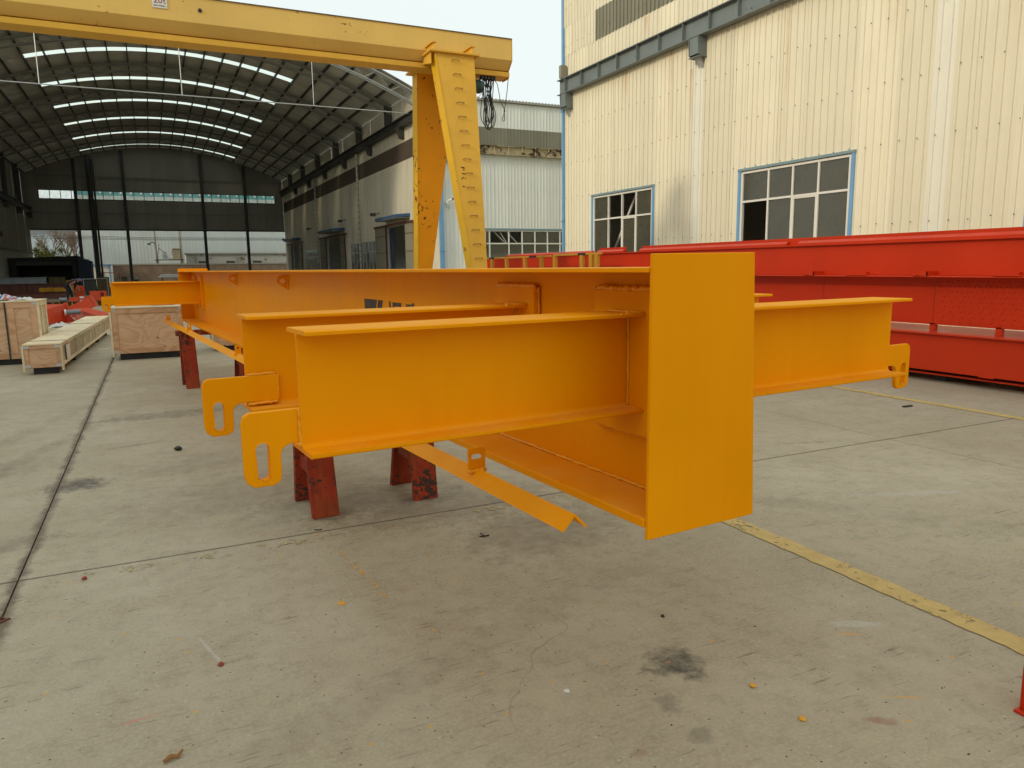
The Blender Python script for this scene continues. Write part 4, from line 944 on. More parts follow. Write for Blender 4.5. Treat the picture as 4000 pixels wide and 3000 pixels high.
# ================================================================== CRATES
def local_thing(name, label, cat, loc, rotz=0.0, group=None):
    e = bpy.data.objects.new(name, None); COL.objects.link(e); e.empty_display_size = .2
    e.location = loc; e.rotation_euler = (0, 0, rotz); BASE[e.name] = Vector((0,0,0))
    e['label'] = label; e['category'] = cat
    if group: e['group'] = group
    return e
def crate(label, loc, rotz, w, d, z0, z1, bw=.085, lid_n=1, side_n=3, mids=(), skids=2, strap=None, front=M_ply, sides=M_pine2):
    """front face on local y=0 running x 0..w, depth d along +y"""
    t = local_thing('wooden_crate', label, 'crate', loc, rotz, 'wooden shipping crates')
    e = .018
    part('front_panel', MB().box(e, w-e, e, e+.012, z0, z1-.02), front, t)
    part('back_panel', MB().box(e, w-e, d-e-.012, d-e, z0, z1-.02), M_ply, t)
    for x in (e, w-e-.012): part('side_panel', MB().box(x, x+.012, e+.0125, d-e-.0125, z0, z1-.02), sides, t)
    part('floor_board', MB().box(e+.0125, w-e-.0125, e+.0125, d-e-.0125, z0, z0+.02), M_pine, t)
    B = lambda *a: part('batten', MB().box(*a), M_batten, t, bevel=.003)
    B(0, w, 0, e, z1-.02-bw, z1-.02); B(0, w, 0, e, z0, z0+bw)
    for x in (0, w-bw): B(x+.001, x+bw-.001, -.001, e, z0+bw+.001, z1-.021-bw)
    for x in mids: B(x, x+bw, 0, e, z0+bw+.001, z1-.021-bw)
    P_ = lambda *a: part('batten', MB().box(*a), M_pine, t, bevel=.003)
    for xa, xb in ((-.0, e), (w-e, w)):
        P_(xa, xb, e+.001, d-.001, z1-.02-bw*.8, z1-.021); P_(xa, xb, e+.001, d-.001, z0-.0, z0+bw*.8)
        for k in range(side_n+1):
            y = e+.002+(d-bw-2*e-.004)*k/side_n; P_(xa, xb, y, y+bw*.8, z0+bw*.8+.001, z1-.022-bw*.8)
    for x in (-.030, w): part('corner_post', MB().box(x, x+.030, -.01, .045, z0-.05, z1-.03), M_pine, t, bevel=.003)
    n = lid_n
    for k in range(n):
        a = -.012+(d+.024)*k/n; b = -.012+(d+.024)*(k+1)/n-.006
        part('lid_board', MB().box(-.012, w+.012, a, b, z1-.02, z1), M_pine, t, bevel=.003)
    for x in (-.012, w-.068):
        for z in (z0+.01, z1-.065): part('corner_bracket', MB().box(x, x+.08, -.006, -.002, z, z+.04), M_galv, t)
    for k in range(skids):
        y = .10+(d-.3)*k/max(1, skids-1); part('skid', MB().box(.08, w-.06, y, y+.10, 0, z0), M_black, t)
    if strap is not None:
        part('strap', MB().box(strap, strap+.022, -.008, -.0035, z0, z1+.002), M_black, t)
    return t
# tall crate at the left edge
c1 = crate('tall plywood crate with black strap, cut off by the left edge of the picture', (-2.78, 14.45, 0), R(-2), 1.04, 1.0, .10, 1.045, .095, 1, 2, (.62,), 2, strap=.585)
c2 = crate('long low plywood crate pointing away down the yard', (-1.775, 12.83, 0), R(-2.4), .465, 7.4, .105, .46, .055, 6, 8, (), 5)
part('shipping_label', MB().box(.466, .470, .55, .85, .15, .38), M_whitep, c2, label='white paper label on the long side')
part('strap', MB().box(-.014, .479, .50, .53, .461, .4645), M_black, c2); part('strap', MB().box(-.014, .479, 4.6, 4.63, .461, .4645), M_black, c2)
c3 = crate('square plywood crate standing behind the girder hanger plates', (-.665, 14.15, 0), R(-.5), 1.10, 1.05, .115, .90, .085, 1, 2, (), 2)
c4 = crate('plywood crate half hidden behind the far sawhorse', (.95, 14.75, 0), R(1), 1.0, .9, .10, .66, .08, 1, 2, (), 2)
part('dark_patch', MB().box(.62, .98, .35, .62, .900, .9015), M_black, c3)
def blob_cloth(name, label, cat, mat, cx, cy, z, rx, ry, h, seed, n=18):
    rnd = random.Random(seed); m = MB(); vs = []
    ph = [rnd.uniform(0, 6.28) for _ in range(6)]
    for i in range(n+1):
        for j in range(n+1):
            u, v = i/n*2-1, j/n*2-1; r = math.sqrt(u*u+v*v)/1.25
            zz = h*max(0, 1-r**2.2)*(.6+.25*math.sin(5*u+ph[0])*math.cos(4*v+ph[1])+.2*math.sin(9*u+7*v+ph[2]))
            vs.append((cx+rx*u*(1+.08*math.sin(4*v+ph[3])), cy+ry*v*(1+.08*math.sin(5*u+ph[4])), z+max(.003, zz)))
    m.add(vs, [(i*(n+1)+j, (i+1)*(n+1)+j, (i+1)*(n+1)+j+1, i*(n+1)+j+1) for i in range(n) for j in range(n)])
    o = single(name, m, mat, label, cat, smooth=True); sd_ = o.modifiers.new('thick', 'SOLIDIFY'); sd_.thickness = .004; return o
blob_cloth('striped_cloth', 'blue, white and red striped woven cloth bundled on the tall crate', 'cloth', M_stripes, -2.36, 14.95, 1.045, .30, .28, .15, 4)
blob_cloth('plastic_sheet', 'crumpled pale plastic sheet beside the striped cloth on the crate', 'plastic sheet', M_cloth, -1.98, 14.95, 1.045, .16, .25, .06, 9)
blob_cloth('rag', 'crumpled pale rag on the ground by the red end carriage', 'rag', M_cloth, -2.42, 24.2, .0, .26, .5, .13, 14)
single('wood_scrap', MB().box(-2.75, -2.55, 22.8, 23.5, 0, .03), M_pine, 'pale wood scrap lying on the concrete behind the long crate', 'wood scrap')
single('wood_scrap', MB().box(-1.05, -.87, 16.3, 16.42, 0, .012), M_pine, 'thin wood scrap on the ground between two crates', 'wood scrap')

# ================================================================== RED END CARRIAGES AND STOCK IN THE HALL
def motor_cyl(t, a, b, r): 
    part('motor', MB().cyl(a, b, r, 18), M_motorg, t); a = Vector(a); b = Vector(b)
    part('motor_flange', MB().cyl(tuple(b), tuple(b+(b-a)*.12), r*1.25, 18), M_whitep, t)
t = local_thing('end_carriage', 'orange-red end carriage lying just behind the tall crate', 'end carriage', (-2.82, 24.2, 0), 0, 'orange-red end carriages on the ground')
part('box_body', MB().hexa([(-.6, .05, .02), (0, 0, .02), (.38, 2.1, .03), (-.3, 2.3, .03)], [(-.6, .05, .46), (0, 0, .47), (.40, 2.1, .54), (-.3, 2.3, .54)]), M_orange, t, bevel=.01)
part('end_gusset', MB().prism([(.34, .0), (.62, .0), (.50, .16), (.46, .58), (.34, .58)], 'y', 2.12, 2.15), M_orange, t)
part('foot_flange', MB().hexa([(.2, 1.5, .0), (.46, 1.4, .0), (.60, 2.15, .0), (.3, 2.15, .0)], [(.2, 1.5, .02), (.46, 1.4, .02), (.60, 2.15, .02), (.3, 2.15, .02)]), M_orange, t)
t = local_thing('end_carriage', 'orange-red box section lying tilted on its edge behind the long crate', 'end carriage', (-2.12, 29.0, .0), 0, 'orange-red end carriages on the ground')
o = part('box_body', MB().box(-.40, .38, -.3, 1.0, .0, .36), M_orange, t, bevel=.008); o.rotation_euler = (0, R(-26), 0); o.location = (0, 0, .175)
o = part('side_flange', MB().box(.385, .40, -.32, 1.0, -.02, .40), M_orange, t); o.rotation_euler = (0, R(-26), 0); o.location = (0, 0, .175)
t = local_thing('end_carriage', 'low orange-red end carriage with grey motor between the two crates', 'end carriage', (-2.15, 27.8, 0), R(-79), 'orange-red end carriages on the ground')
part('box_body', MB().box(0, 5.0, -.16, .16, .03, .32), M_orange, t, bevel=.008)
part('top_plate', MB().box(-.1, 5.05, -.22, .22, .32, .34), M_orange, t)
part('foot_plate', MB().box(0, 5.0, -.2, .2, 0, .03), M_orange, t)
motor_cyl(t, (1.75, -.22, .30), (1.75, -.60, .30), .075)
t = local_thing('floor_girder', 'dark yellow lattice girder lying across the hall entrance', 'girder', (-3.3, 37.9, 0), 0)
part('lower_flange', MB().box(-2.2, 3.2, -.16, .16, 0, .02), M_olive, t); part('web', MB().box(-2.2, 3.2, -.01, .01, .02, .20), M_olive, t); part('upper_flange', MB().box(-2.2, 3.2, -.16, .16, .20, .22), M_ruststeel, t)
for k in range(22): part('stiffener', MB().box(-2.1+.24*k, -2.07+.24*k, -.15, -.01, .02, .20), M_yelstock, t)
t = local_thing('grey_drum_motor', 'small grey drum motor resting on the girder behind the red carriage', 'motor', (-3.65, 37.9, .22), 0)
part('drum', MB().cyl((-.02, 0, .09), (.20, 0, .09), .085, 18), M_motorg, t); part('flange', MB().cyl((-.05, 0, .10), (-.02, 0, .10), .10, 18).cyl((.20, 0, .10), (.23, 0, .10), .10, 18), M_motorg, t)
t = local_thing('welded_steelwork', 'flat orange-red welded frame on the hall floor by the worker', 'steel frame', (-3.9, 44.1, 0), R(4))
part('side_bar', MB().box(0, 1.05, 0, .12, .0, .16), M_orange, t, bevel=.01); part('side_bar', MB().box(.30, 2.1, .55, .67, .02, .2), M_orange, t, bevel=.01)
part('raised_plate', MB().prism([(0, .16), (.9, .22), (.85, .26), (.1, .22)], 'y', .0, .25), M_orange, t); part('leg', MB().box(1.3, 1.36, .3, .36, 0, .16), M_orange, t)
for x in (.02, .9): part('crosspiece', MB().box(x, x+.1, .12, .55, .02, .14), M_orange, t)
t = local_thing('orange_bracket', 'orange-red trolley frame standing to the right of the worker', 'steel frame', (-3.0, 45.0, 0), 0)
part('side_plate', MB().box(0, .5, 0, .03, .18, .50), M_orange, t); part('side_plate', MB().box(.52, .78, 0, .03, .40, .48), M_orange, t); part('leg', MB().box(.66, .76, 0, .04, 0, .40), M_orange, t); part('leg', MB().box(.05, .13, .0, .04, 0, .18), M_orange, t)
part('top_plate', MB().box(0, .78, .03, .5, .46, .49), M_orange, t); part('bracket_back', MB().box(0, .78, .5, .53, 0, .49), M_orange, t)
t = local_thing('flanged_wheel_unit', 'orange-red crane wheel standing upright in front of the bending worker', 'wheel', (-3.55, 46.4, 0), R(-20))
part('tyre', MB().cyl((0, 0, .56), (0, .14, .56), .225, 24), M_orange, t); part('hub', MB().cyl((0, -.06, .56), (0, 0, .56), .07, 14), M_ruststeel, t)
part('rim', MB().cyl((0, -.03, .56), (0, .0, .56), .17, 24), M_orange, t); part('cradle', MB().prism([(-.28, 0), (.25, 0), (.16, .42), (-.2, .5)], 'y', .02, .12), M_orange, t)
t = local_thing('paint_can', 'small white and red paint can on the orange frame', 'can', (-3.30, 44.0, .0), 0)
part('can', MB().cyl((0, 0, 0), (0, 0, .26), .11, 16), M_whitep, t); part('label_band', MB().cyl((0, 0, .08), (0, 0, .17), .112, 16), M_orange, t)
t = local_thing('brown_beam', 'long brown primed steel beam lying on the hall floor', 'beam', (-7.0, 50.0, 0), R(-1))
part('web', MB().box(-2.5, 2.5, 0, .02, .02, .38), M_ruststeel, t); part('flange', MB().box(-2.5, 2.5, -.12, .14, .38, .40), M_ruststeel, t); part('flange', MB().box(-2.5, 2.5, -.12, .14, 0, .02), M_ruststeel, t)
def tube_piece(x, y, label):
    t = local_thing('yellow_box_section', label, 'box section', (x, y, .38), R(-28), 'short yellow box sections')
    a = .24; th = .02
    part('shell', MB().box(0, a, 0, .9, 0, th).box(0, a, 0, .9, a-th, a).box(0, th, 0, .9, th, a-th).box(a-th, a, 0, .9, th, a-th), M_yelstock, t); part('end_cap', MB().box(th, a-th, .0, .02, th, a-th), M_yelstock, t)
tube_piece(-5.82, 49.95, 'left one of two short yellow box sections on the brown beam'); tube_piece(-5.10, 49.95, 'short yellow box section on the brown beam, next to the worker')
for a, b, lab in ((-5.85, -5.58, 0), (-5.14, -4.86, 1)): pass
def stock(name, label, x0, x1, y, z0, z1, mat, dep=.5, seams=3, cat='girder', group='steel stock stacked in the hall'):
    t = thing(name, label, cat, ((x0+x1)/2, y+dep/2, z0), group=group)
    part('web', MB().box(x0, x1, y+.10, y+dep-.1, z0+.03, z1-.03), mat, t); part('flange', MB().box(x0-.02, x1+.02, y, y+dep, z1-.03, z1), mat, t); part('flange', MB().box(x0-.02, x1+.02, y, y+dep, z0, z0+.03), mat, t)
    for k in range(seams):
        x = x0+(x1-x0)*(k+.5)/seams; part('stiffener', MB().box(x-.02, x+.02, y+.01, y+.10, z0+.03, z1-.03), mat, t)
stock('grey_girder', 'dull grey girder on top of the stack by the black booth', -8.9, -6.1, 56, .80, 1.20, M_motorg, .6, 4)
stock('rusty_girder', 'rusty brown girder at the bottom of the stack by the black booth', -8.9, -7.2, 55.9, 0, .80, M_ruststeel, .8, 3)
stock('dark_rust_girder', 'dark rusty girder under the right half of the grey girder', -7.16, -5.3, 55.9, 0, .80, M_ruststeel, .8, 3)
stock('olive_girder', 'olive brown girder end standing right of the grey girder', -6.03, -5.13, 56.8, 0, 1.19, M_olive, .6, 2)
stock('amber_girder', 'amber painted girder behind the worker', -5.3, -4.72, 57.4, 0, .97, M_yelstock, .6, 1)
stock('olive_box_girder', 'large olive box girder to the right behind the worker', -3.28, -2.58, 56.4, 0, 1.14, M_olive, .9, 1)
stock('dark_box_girder', 'very dark girder end left of the olive box girder', -3.95, -3.34, 56.2, 0, 1.0, M_darksteel, .9, 1)
part_ = thing('steel_handrail', 'thin steel handrail over the stacked girders', 'handrail', (-3.6, 55.2, 0))
part('post', MB().tube([(-3.97, 55.2, 0), (-3.95, 55.2, 1.06)], .03, 6), M_galv, part_); part('rail', MB().tube([(-4.6, 55.2, 1.03), (-2.6, 55.2, 1.06)], .025, 6), M_galv, part_); part('post', MB().tube([(-2.6, 55.2, 0), (-2.6, 55.2, 1.06)], .03, 6), M_galv, part_)
single('work_bench', MB().box(-8.9, -8.3, 52, 52.7, .42, .50).box(-8.85, -8.78, 52.05, 52.1, 0, .42).box(-8.4, -8.33, 52.05, 52.1, 0, .42).box(-8.4, -8.33, 52.6, 52.65, 0, .42).box(-8.85, -8.78, 52.6, 52.65, 0, .42), M_darksteel, 'dark steel work bench at the left behind the tall crate', 'bench')
# paint booth with navy tank
t = thing('paint_booth', 'black box-shaped paint booth with a wide dark opening in the hall', 'booth', (-8, 74, 0))
part('frame', MB().box(-10.2, -9.78, 72, 75.5, 0, 2.45).box(-5.89, -5.55, 72, 75.5, 0, 2.45).box(-9.78, -5.89, 72, 72.3, 2.05, 2.45), M_booth, t)
part('lintel', MB().box(-9.78, -5.89, 71.96, 72.0, 2.06, 2.40), paint('booth_grey', (.05, .05, .045), .8, .2, 1), t)
part('roof', MB().prism([(-10.3, 2.45), (-5.5, 2.45), (-5.4, 2.83), (-7.5, 2.75), (-10.3, 2.66)], 'y', 71.8, 75.8), M_booth, t); part('back', MB().box(-10.2, -5.55, 75.5, 75.6, 0, 2.45), M_booth, t)
t = thing('navy_tank', 'dark navy tank with sloping top attached beside the black booth', 'tank', (-5, 73, 0))
part('shell', MB().prism([(-5.5, 0), (-4.5, 0), (-4.48, 2.36), (-4.75, 2.50), (-5.35, 2.62), (-5.5, 2.62)], 'y', 72.2, 74.6), M_tank, t, bevel=.05); part('lid', MB().prism([(-5.5, 2.63), (-5.35, 2.63), (-4.75, 2.51), (-4.75, 2.55), (-5.33, 2.68), (-5.5, 2.68)], 'y', 72.3, 74.5), M_booth, t)
# ------------------------------------------------------------------ worker bending over the wheel
def worker():
    t = local_thing('person', 'worker in dark navy clothes and purple cap bending forward over the orange wheel', 'person', (-4.0, 45.5, 0), 0)
    me = bpy.data.meshes.new('body')
    J = [(-.10, 0, .82), (.08, 0, .90), (.27, 0, .98), (.40, 0, 1.02), (.47, 0, 1.03), (.55, 0, 1.02),                       # 0-5 pelvis..head
         (-.08, -.10, .80), (.02, -.12, .44), (-.08, -.13, .07), (.07, -.14, .03),                                           # 6-9 near leg
         (-.08, .10, .80), (.12, .13, .44), (.14, .15, .07), (.28, .16, .03),                                                # 10-13 far leg
         (.34, -.20, .98), (.10, -.26, .84), (.20, -.22, .62), (.25, -.21, .56),                                             # 14-17 near arm
         (.34, .20, .98), (.42, .24, .74), (.50, .16, .55), (.53, .14, .49)]                                                 # 18-21 far arm
    E_ = [(0,1),(1,2),(2,3),(3,4),(4,5),(0,6),(6,7),(7,8),(8,9),(0,10),(10,11),(11,12),(12,13),(3,14),(14,15),(15,16),(16,17),(3,18),(18,19),(19,20),(20,21)]
    RR = [.15,.145,.155,.11,.065,.10, .10,.075,.05,.045, .10,.075,.05,.045, .065,.048,.036,.034, .065,.048,.036,.034]
    nF = len(J)
    for (w, d0) in ((17, (.06, 0, -.06)), (21, (.06, 0, -.06))):        # five short finger chains per hand
        for k in range(5):
            b0 = J[w]; y = -.028+.014*k; L = (.05, .075, .08, .075, .06)[k]
            J.append((b0[0]+.02, b0[1]+y, b0[2]-.02)); J.append((b0[0]+.02+L*.6, b0[1]+y*1.1, b0[2]-.02-L*.8)); i = len(J); E_ += [(w, i-2), (i-2, i-1)]; RR += [.010, .008]
    me.from_pydata(J, E_, []); me.update()
    o = bpy.data.objects.new('body', me); COL.objects.link(o)
    sk = o.modifiers.new('skin', 'SKIN'); 
    for i, v in enumerate(me.skin_vertices[0].data): v.radius = (RR[i], RR[i]*(.8 if i < 4 else 1)); v.use_root = (i == 0)
    ss = o.modifiers.new('sub', 'SUBSURF'); ss.levels = 1; ss.render_levels = 1
    dg = bpy.context.evaluated_depsgraph_get(); bm_ = bpy.data.meshes.new_from_object(o.evaluated_get(dg)); bpy.data.objects.remove(o)
    b = bpy.data.objects.new('body', bm_); COL.objects.link(b); b.parent = t; BASE[b.name] = Vector((0,0,0))
    bm_.materials.clear()
    for m_ in (M_navy, M_skin, M_pink): bm_.materials.append(m_)
    for p in bm_.polygons:
        c = p.center; p.use_smooth = True; k = 0
        if c.x > .45 and c.z > .9: k = 1
        elif abs(c.y) > .12 and .10 < c.x and c.z < .80 and c.z > .40 and not (c.x < .2 and c.z < .5): k = 1
        elif abs(c.y) > .2 and c.z > .78: k = 2
        p.material_index = k
    part('cap', MB().add([(.56+.135*math.cos(R(a))*math.cos(R(e)), .125*math.sin(R(a))*math.cos(R(e)), 1.05+.125*math.sin(R(e))) for e in (-10, 20, 50, 80) for a in range(0, 360, 30)],
         [(j*12+i, j*12+(i+1) % 12, (j+1)*12+(i+1) % 12, (j+1)*12+i) for j in range(3) for i in range(12)]+[tuple(range(36, 48))]), M_cap, t, smooth=True)
    part('face', MB().box(.655, .685, -.012, .012, .985, 1.02).box(.655, .668, -.045, -.025, 1.03, 1.045).box(.655, .668, .025, .045, 1.03, 1.045).box(.650, .664, -.025, .025, .955, .963), M_skin, t)
worker()

# ================================================================== BEYOND THE HALL
bw_ = thing('brick_wall', 'long weathered brick wall behind the open end of the hall', 'wall', (8, 97, 0))
part('brickwork', MB().box(-3.9, 22, 97, 97.25, 0, 2.18), M_brick, bw_); part('coping', MB().box(-3.95, 22.05, 96.94, 97.31, 2.18, 2.34), M_concrete_p, bw_)
hut = thing('site_hut', 'white site hut with blue roof edge beside the brick wall', 'hut', (-5.1, 97, 0))
part('wall', MB().box(-6.1, -4.1, 95.2, 98, 0, 2.16), M_whitep, hut); part('roof', MB().box(-6.25, -4.0, 95.0, 98.2, 2.16, 2.30), M_blued, hut); part('corner_trim', MB().box(-4.22, -4.08, 95.16, 95.2, 0, 2.16), M_bluep, hut); part('door', MB().box(-5.2, -4.75, 95.15, 95.2, 0, 1.55), M_galv, hut)
fwd = thing('white_warehouse', 'large white corrugated warehouse behind the brick wall', 'building', (12, 110, 0))
wall_sheets(fwd, '-y', 104, -7.2, 31.2, 0, 10.55, M_farwhite, 1.6, (), None, pitch=.4)
wall_sheets(fwd, '-y', 104, -7.2, 31.2, 10.55, 11.9, M_teal, 3.2, (), None, pitch=.4)
part('roof', MB().box(-7.4, 31.5, 103.8, 118, 11.9, 12.1), M_farwhite, fwd); part('side_wall', MB().box(-7.2, -7.1, 104.1, 118, 0, 11.9).box(31.1, 31.2, 104.1, 118, 0, 11.9).box(-7.2, 31.2, 118, 118.1, 0, 11.9), M_farwhite, fwd)
for k in range(26): part('vent_window', MB().box(-6+1.11*k, -5.78+1.11*k, 103.93, 103.96, 10.80, 11.12), M_whitep, fwd)
ph = thing('plaster_shed', 'low shed with peeling plaster between the brick wall and the warehouse', 'shed', (8, 101, 0))
part('wall', MB().box(4.0, 16, 100, 102.5, 0, 3.45), M_plaster, ph); part('roof', MB().box(3.85, 16.2, 99.8, 102.7, 3.45, 3.62), M_dark_sheet, ph)
for x in (5.4, 8.6, 11.8): part('shed_window', MB().box(x, x+1.0, 99.95, 100, 2.2, 2.62), M_darksteel, ph)
for x in (5.05, 9.8): part('shed_pipe', MB().cyl((x, 99.9, 0), (x, 99.9, 3.2), .08, 8), M_concrete_p, ph)
tp = thing('transformer_platform', 'pole-mounted transformer platform with grey transformer and rusty cabinet', 'transformer', (2.1, 99, 0))
for x in (.75, 3.5): part('pole', MB().tube([(x, 99.2, 0), (x-.05, 99.2, 7.2)], [.16, .12], 10), M_concrete_p, tp)
part('platform', MB().box(.5, 3.75, 98.9, 99.5, 2.74, 2.84), M_darksteel, tp)
part('transformer', MB().box(1.4, 1.95, 98.95, 99.45, 2.95, 3.5).box(1.55, 1.62, 98.8, 98.95, 3.0, 3.4).box(1.68, 1.92, 98.85, 98.95, 3.0, 3.4), M_galv, tp)
part('bushing', MB().cyl((1.6, 99.2, 3.5), (1.6, 99.2, 3.75), .05, 8).cyl((1.8, 99.2, 3.5), (1.8, 99.2, 3.7), .05, 8), M_darksteel, tp)
part('cabinet', MB().box(2.55, 3.30, 98.95, 99.4, 2.84, 4.05), paint('rust_cabinet', (.40, .33, .20), .7, .15, 2, rust=.25), tp); part('cabinet_roof', MB().box(2.5, 3.36, 98.9, 99.45, 4.05, 4.12), M_ruststeel, tp)
part('street_lamp', MB().tube([(.72, 99.2, 4.6), (.45, 99.0, 4.9), (.15, 98.8, 4.75)], .05, 6).box(-.1, .2, 98.65, 98.95, 4.55, 4.75), M_darksteel, tp)
for k, pts in enumerate(([(1.6, 99, 3.75), (1.3, 99, 3.9), (1.05, 99, 4.3), (1.15, 99, 4.7)], [(1.95, 99, 3.1), (2.2, 99, 2.8), (2.5, 99, 2.95)], [(2.55, 99, 3.3), (2.42, 99, 3.7), (2.6, 99, 4.0)], [(.9, 99, 2.4), (.85, 99, 3.4), (1.1, 99, 4.2)])): part('cable', MB().tube(pts, .03, 5), M_cable, tp)
for k, (za, zb) in enumerate(((5.65, 5.38), (5.48, 5.24), (5.32, 5.12))):
    m = MB().tube([(-30+6*i, 98.5, (za if i < 3 else za+(zb-za)*(i-3)/2 if i < 5 else zb)-.02*math.sin(i*.6)) for i in range(13)], .025, 5)
    single('overhead_wire', m, M_cable, ('topmost', 'middle', 'lowest')[k]+' of three black overhead wires beyond the hall', 'wire', group='overhead wires')
t = thing('red_table', 'small table with faded red top behind the steel stock', 'table', (-3.9, 92, 0))
part('top', MB().box(-4.9, -3.1, 91.6, 92.6, 1.34, 1.42), M_pink, t)
for x in (-4.85, -3.2): 
    for y in (91.65, 92.5): part('leg', MB().box(x, x+.06, y, y+.06, 0, 1.34), M_darksteel, t)
t = thing('dark_bin', 'dark steel bin standing at the foot of the brick wall', 'bin', (-2.7, 92.3, 0)); part('box', MB().box(-3.0, -2.4, 92, 92.6, 0, .88), M_darksteel, t, bevel=.03); part('rim', MB().box(-3.03, -2.37, 91.97, 92.63, .88, .92), M_ruststeel, t)
t = thing('cable_reel', 'dark cable reel at the foot of the brick wall', 'reel', (-1.5, 92.3, 0)); part('flange', MB().cyl((-1.8, 92.2, .42), (-1.74, 92.2, .42), .42, 18), M_darksteel, t); part('flange', MB().cyl((-1.3, 92.2, .42), (-1.24, 92.2, .42), .42, 18), M_darksteel, t); part('core', MB().cyl((-1.74, 92.2, .42), (-1.3, 92.2, .42), .26, 14), M_cable, t)
t = thing('pipe_stack', 'stack of pale steel pipes lying along the brick wall', 'pipes', (2, 92, 0), group=None)
for k in range(4): part('pipe', MB().cyl((.72, 91.8+.22*k, .80), (7.5, 91.8+.22*k, .80), .10, 10), M_galv, t)
for k in range(3): part('pipe', MB().cyl((.85, 91.9+.22*k, .975), (7.4, 91.9+.22*k, .975), .10, 10), M_galv, t)
for x in (1.0, 4, 7): part('rack_foot', MB().box(x, x+.15, 91.6, 92.7, 0, .70), M_ruststeel, t)
t = thing('rusty_rack', 'rusty steel rod rack behind the far end of the girder', 'rack', (5.2, 92, 0))
for x in (4.4, 4.75, 5.1, 5.45, 5.8, 6.05): part('rod', MB().tube([(x, 92, 0), (x, 92, 1.85+.35*((x*7) % 1))], .03, 5), M_ruststeel, t)
part('rail', MB().box(4.35, 6.1, 91.97, 92.03, 1.75, 1.80), M_ruststeel, t); part('rail', MB().box(4.35, 6.1, 91.97, 92.03, .9, .95), M_ruststeel, t)
fb = thing('pale_blue_building', 'distant pale blue building with dark window band behind the trees', 'building', (-20, 165, 0))
part('wall', MB().box(-36, -12, 160, 170, 0, 8.3), M_farblue, fb); part('window_band', MB().box(-36, -12.0, 159.98, 160.4, 8.3, 9.2), M_motorg, fb); part('parapet', MB().box(-36.2, -11.8, 159.8, 170, 9.2, 11.5), M_farblue, fb)
# trees
def bare_tree(label, x, y, h, seed, spread=.5):
    rnd = random.Random(seed); t = local_thing('bare_tree', label, 'tree', (x, y, 0), 0, 'leafless trees beyond the hall')
    tr = MB(); br = MB()
    def grow(p, d, L, r, lev):
        q = p+d*L; mid = p.lerp(q, .5)+Vector((rnd.uniform(-1, 1), rnd.uniform(-1, 1), rnd.uniform(-.3, .3)))*L*.07
        (tr if lev < 2 else br).tube([p, mid, q], [r, r*.85, r*.68], 6 if lev < 2 else 4, False)
        if lev >= 6: return
        for k in range(3 if lev < 4 else 2):
            nd = (d+Vector((rnd.uniform(-1, 1), rnd.uniform(-1, 1), rnd.uniform(-.15, .75)))*spread).normalized()
            grow(p.lerp(q, rnd.uniform(.65, 1)), nd, L*rnd.uniform(.62, .85), r*.62, lev+1)
    grow(Vector((0, 0, 0)), Vector((rnd.uniform(-.1, .1), 0, 1)).normalized(), h*.25, h*.018, 0)
    part('trunk', tr, M_bark, t); part('branches', br, M_bark, t)
bare_tree('leafless tree nearest the gap beside the white warehouse', -8.6, 104, 9.5, 3, .55)
bare_tree('leafless tree right behind the evergreen crown', -10.2, 107, 9.0, 8, .6)
bare_tree('leafless tree closest to the dark hall column', -7.9, 110, 10, 21, .5)
def leafy(label, x, y, h, rx, rz, n, seed):
    rnd = random.Random(seed); t = local_thing('leafy_tree', label, 'tree', (x, y, 0), 0)
    part('trunk', MB().tube([(0, 0, 0), (.1, .1, h*.4), (0, 0, h*.7)], [.16, .12, .06], 8).tube([(.05, .05, h*.35), (.7, .1, h*.62)], [.08, .03], 6).tube([(.05, .05, h*.4), (-.6, -.2, h*.68)], [.08, .03], 6), M_bark, t)
    m = MB(); cl = [(rnd.gauss(0, .45)*rx, rnd.gauss(0, .45)*rx, h*.62+rnd.gauss(0, .42)*rz, rnd.uniform(.25, .55)) for _ in range(46)]
    for _ in range(n):
        c = rnd.choice(cl); p = Vector((c[0]+rnd.gauss(0, .5)*c[3], c[1]+rnd.gauss(0, .5)*c[3], c[2]+rnd.gauss(0, .5)*c[3]))
        a = Vector((rnd.uniform(-1, 1), rnd.uniform(-1, 1), rnd.uniform(-.6, .6))).normalized(); b = a.cross(Vector((rnd.uniform(-1, 1), rnd.uniform(-1, 1), 1))).normalized()
        s_ = rnd.uniform(.07, .13); m.add([p-a*s_, p+b*s_*.5, p+a*s_, p-b*s_*.5], [(0,1,2,3)])
    part('crown', m, M_leaf, t)
leafy('round green evergreen tree beyond the hall opening', -11.0, 103, 4.9, 1.5, 1.6, 6000, 2)
leafy('small yellowing bush in front of the leafless trees', -8.3, 102, 3.7, 1.0, .9, 2500, 6)

# ================================================================== LITTER ON THE YARD
def pebble(name, label, cat, x, y, r, mat, seed, flat=.6):
    rnd = random.Random(seed); m = MB(); vs = []
    for e in (-60, -15, 25, 65):
        for a in range(0, 360, 60): vs.append((r*math.cos(R(a))*math.cos(R(e))*rnd.uniform(.8, 1.2), r*1.2*math.sin(R(a))*math.cos(R(e))*rnd.uniform(.8, 1.2), r*flat*(math.sin(R(e))+.87)))
    m.add([(x+p[0], y+p[1], p[2]) for p in vs], [(j*6+i, j*6+(i+1) % 6, (j+1)*6+(i+1) % 6, (j+1)*6+i) for j in range(3) for i in range(6)]+[tuple(range(6))[::-1], tuple(range(18, 24))])
    return single(name, m, mat, label, cat)
pebble('rusty_nut', 'small rusty red lump on the concrete at the lower left', 'debris', .122, 2.87, .012, M_chipr, 1)
pebble('red_chip', 'small red chip by the slab joint on the left', 'debris', -.417, 4.038, .014, M_chipr, 2)
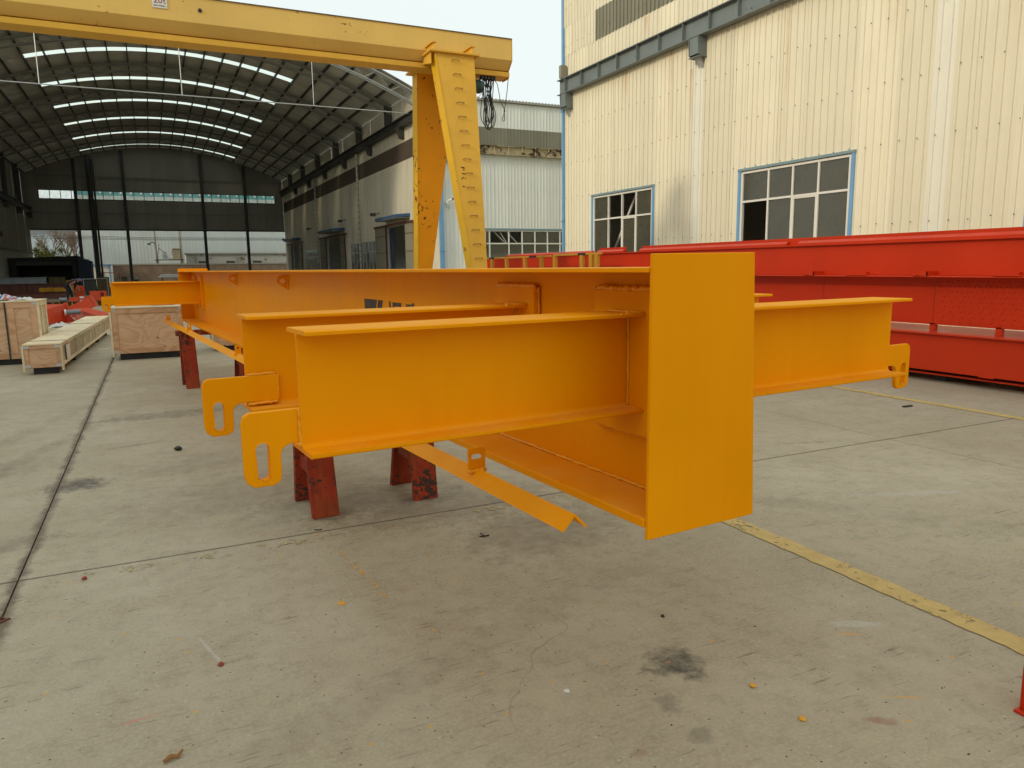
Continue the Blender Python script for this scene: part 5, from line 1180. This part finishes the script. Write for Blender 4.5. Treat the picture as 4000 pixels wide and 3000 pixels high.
pebble('black_stone', 'black lump on the concrete left of the hanger plates', 'debris', .087, 6.72, .032, M_black, 3)
pebble('white_chip', 'round white chip in the foreground', 'debris', 1.216, 2.115, .011, M_chipw, 4, .3)
pebble('yellow_chip', 'yellow paint chip right of the dark oil stain', 'debris', 1.826, 1.84, .013, M_chipy, 5, .4)
pebble('yellow_chip', 'yellow paint chip at the lower right foreground', 'debris', 1.831, 1.618, .013, M_chipy, 6, .4)
pebble('yellow_blot', 'flat yellow paint blot below the angle bar', 'debris', .66, 3.187, .020, M_chipy, 7, .1)
pebble('dark_stone', 'tiny dark stone above the oil stain', 'debris', 1.868, 2.42, .009, M_black, 8)
single('dry_leaf', MB().tube([(-.085, 2.335, .008), (-.065, 2.347, .012), (-.045, 2.345, .008), (-.030, 2.362, .014)], [.005, .008, .006, .004], 6), M_leafd, 'curled brown leaf on the concrete in the lower left foreground', 'leaf')
single('twig', MB().tube([(1.545, 3.665, .004), (1.57, 3.65, .006), (1.60, 3.655, .004)], .004, 5).tube([(1.57, 3.65, .006), (1.56, 3.69, .012)], .003, 5), M_stick, 'small dark twig in front of the angle bar end', 'twig')
single('twig', MB().tube([(.735, 4.21, .004), (.755, 4.19, .006), (.775, 4.195, .004)], .003, 5), M_stick, 'tiny dark twig beside the slab joint', 'twig')
single('wood_splinter', MB().box(6.93, 7.06, 5.03, 5.06, 0, .012), M_stick, 'dark splinter lying near the far yellow line', 'splinter')
t = thing('steel_offcut', 'rusty triangular steel offcut at the left edge by the joint', 'steel offcut', (-.73, 3.68, 0))
part('plate', MB().prism([(-.80, 3.58), (-.675, 3.705), (-.80, 3.76)], 'z', 0, .006), M_ruststeel, t); part('upright', MB().prism([(-.80, .006), (-.69, .006), (-.80, .07)], 'y', 3.70, 3.706), M_ruststeel, t)
drops = [(0.80+.055*k/12+random.uniform(-.008, .008), 3.815-.64*k/12+random.uniform(-.02, .02), random.uniform(.005, .011)) for k in range(13)]
m = MB()
for x, y, r in drops: m.add([(x+r*math.cos(R(a)), y+1.3*r*math.sin(R(a)), .0015) for a in range(0, 360, 45)], [tuple(range(8))])
o = structure('paint_drips', m, M_chipy); o['kind'] = 'stuff'; o['label'] = 'trail of small yellow paint drips on the concrete'
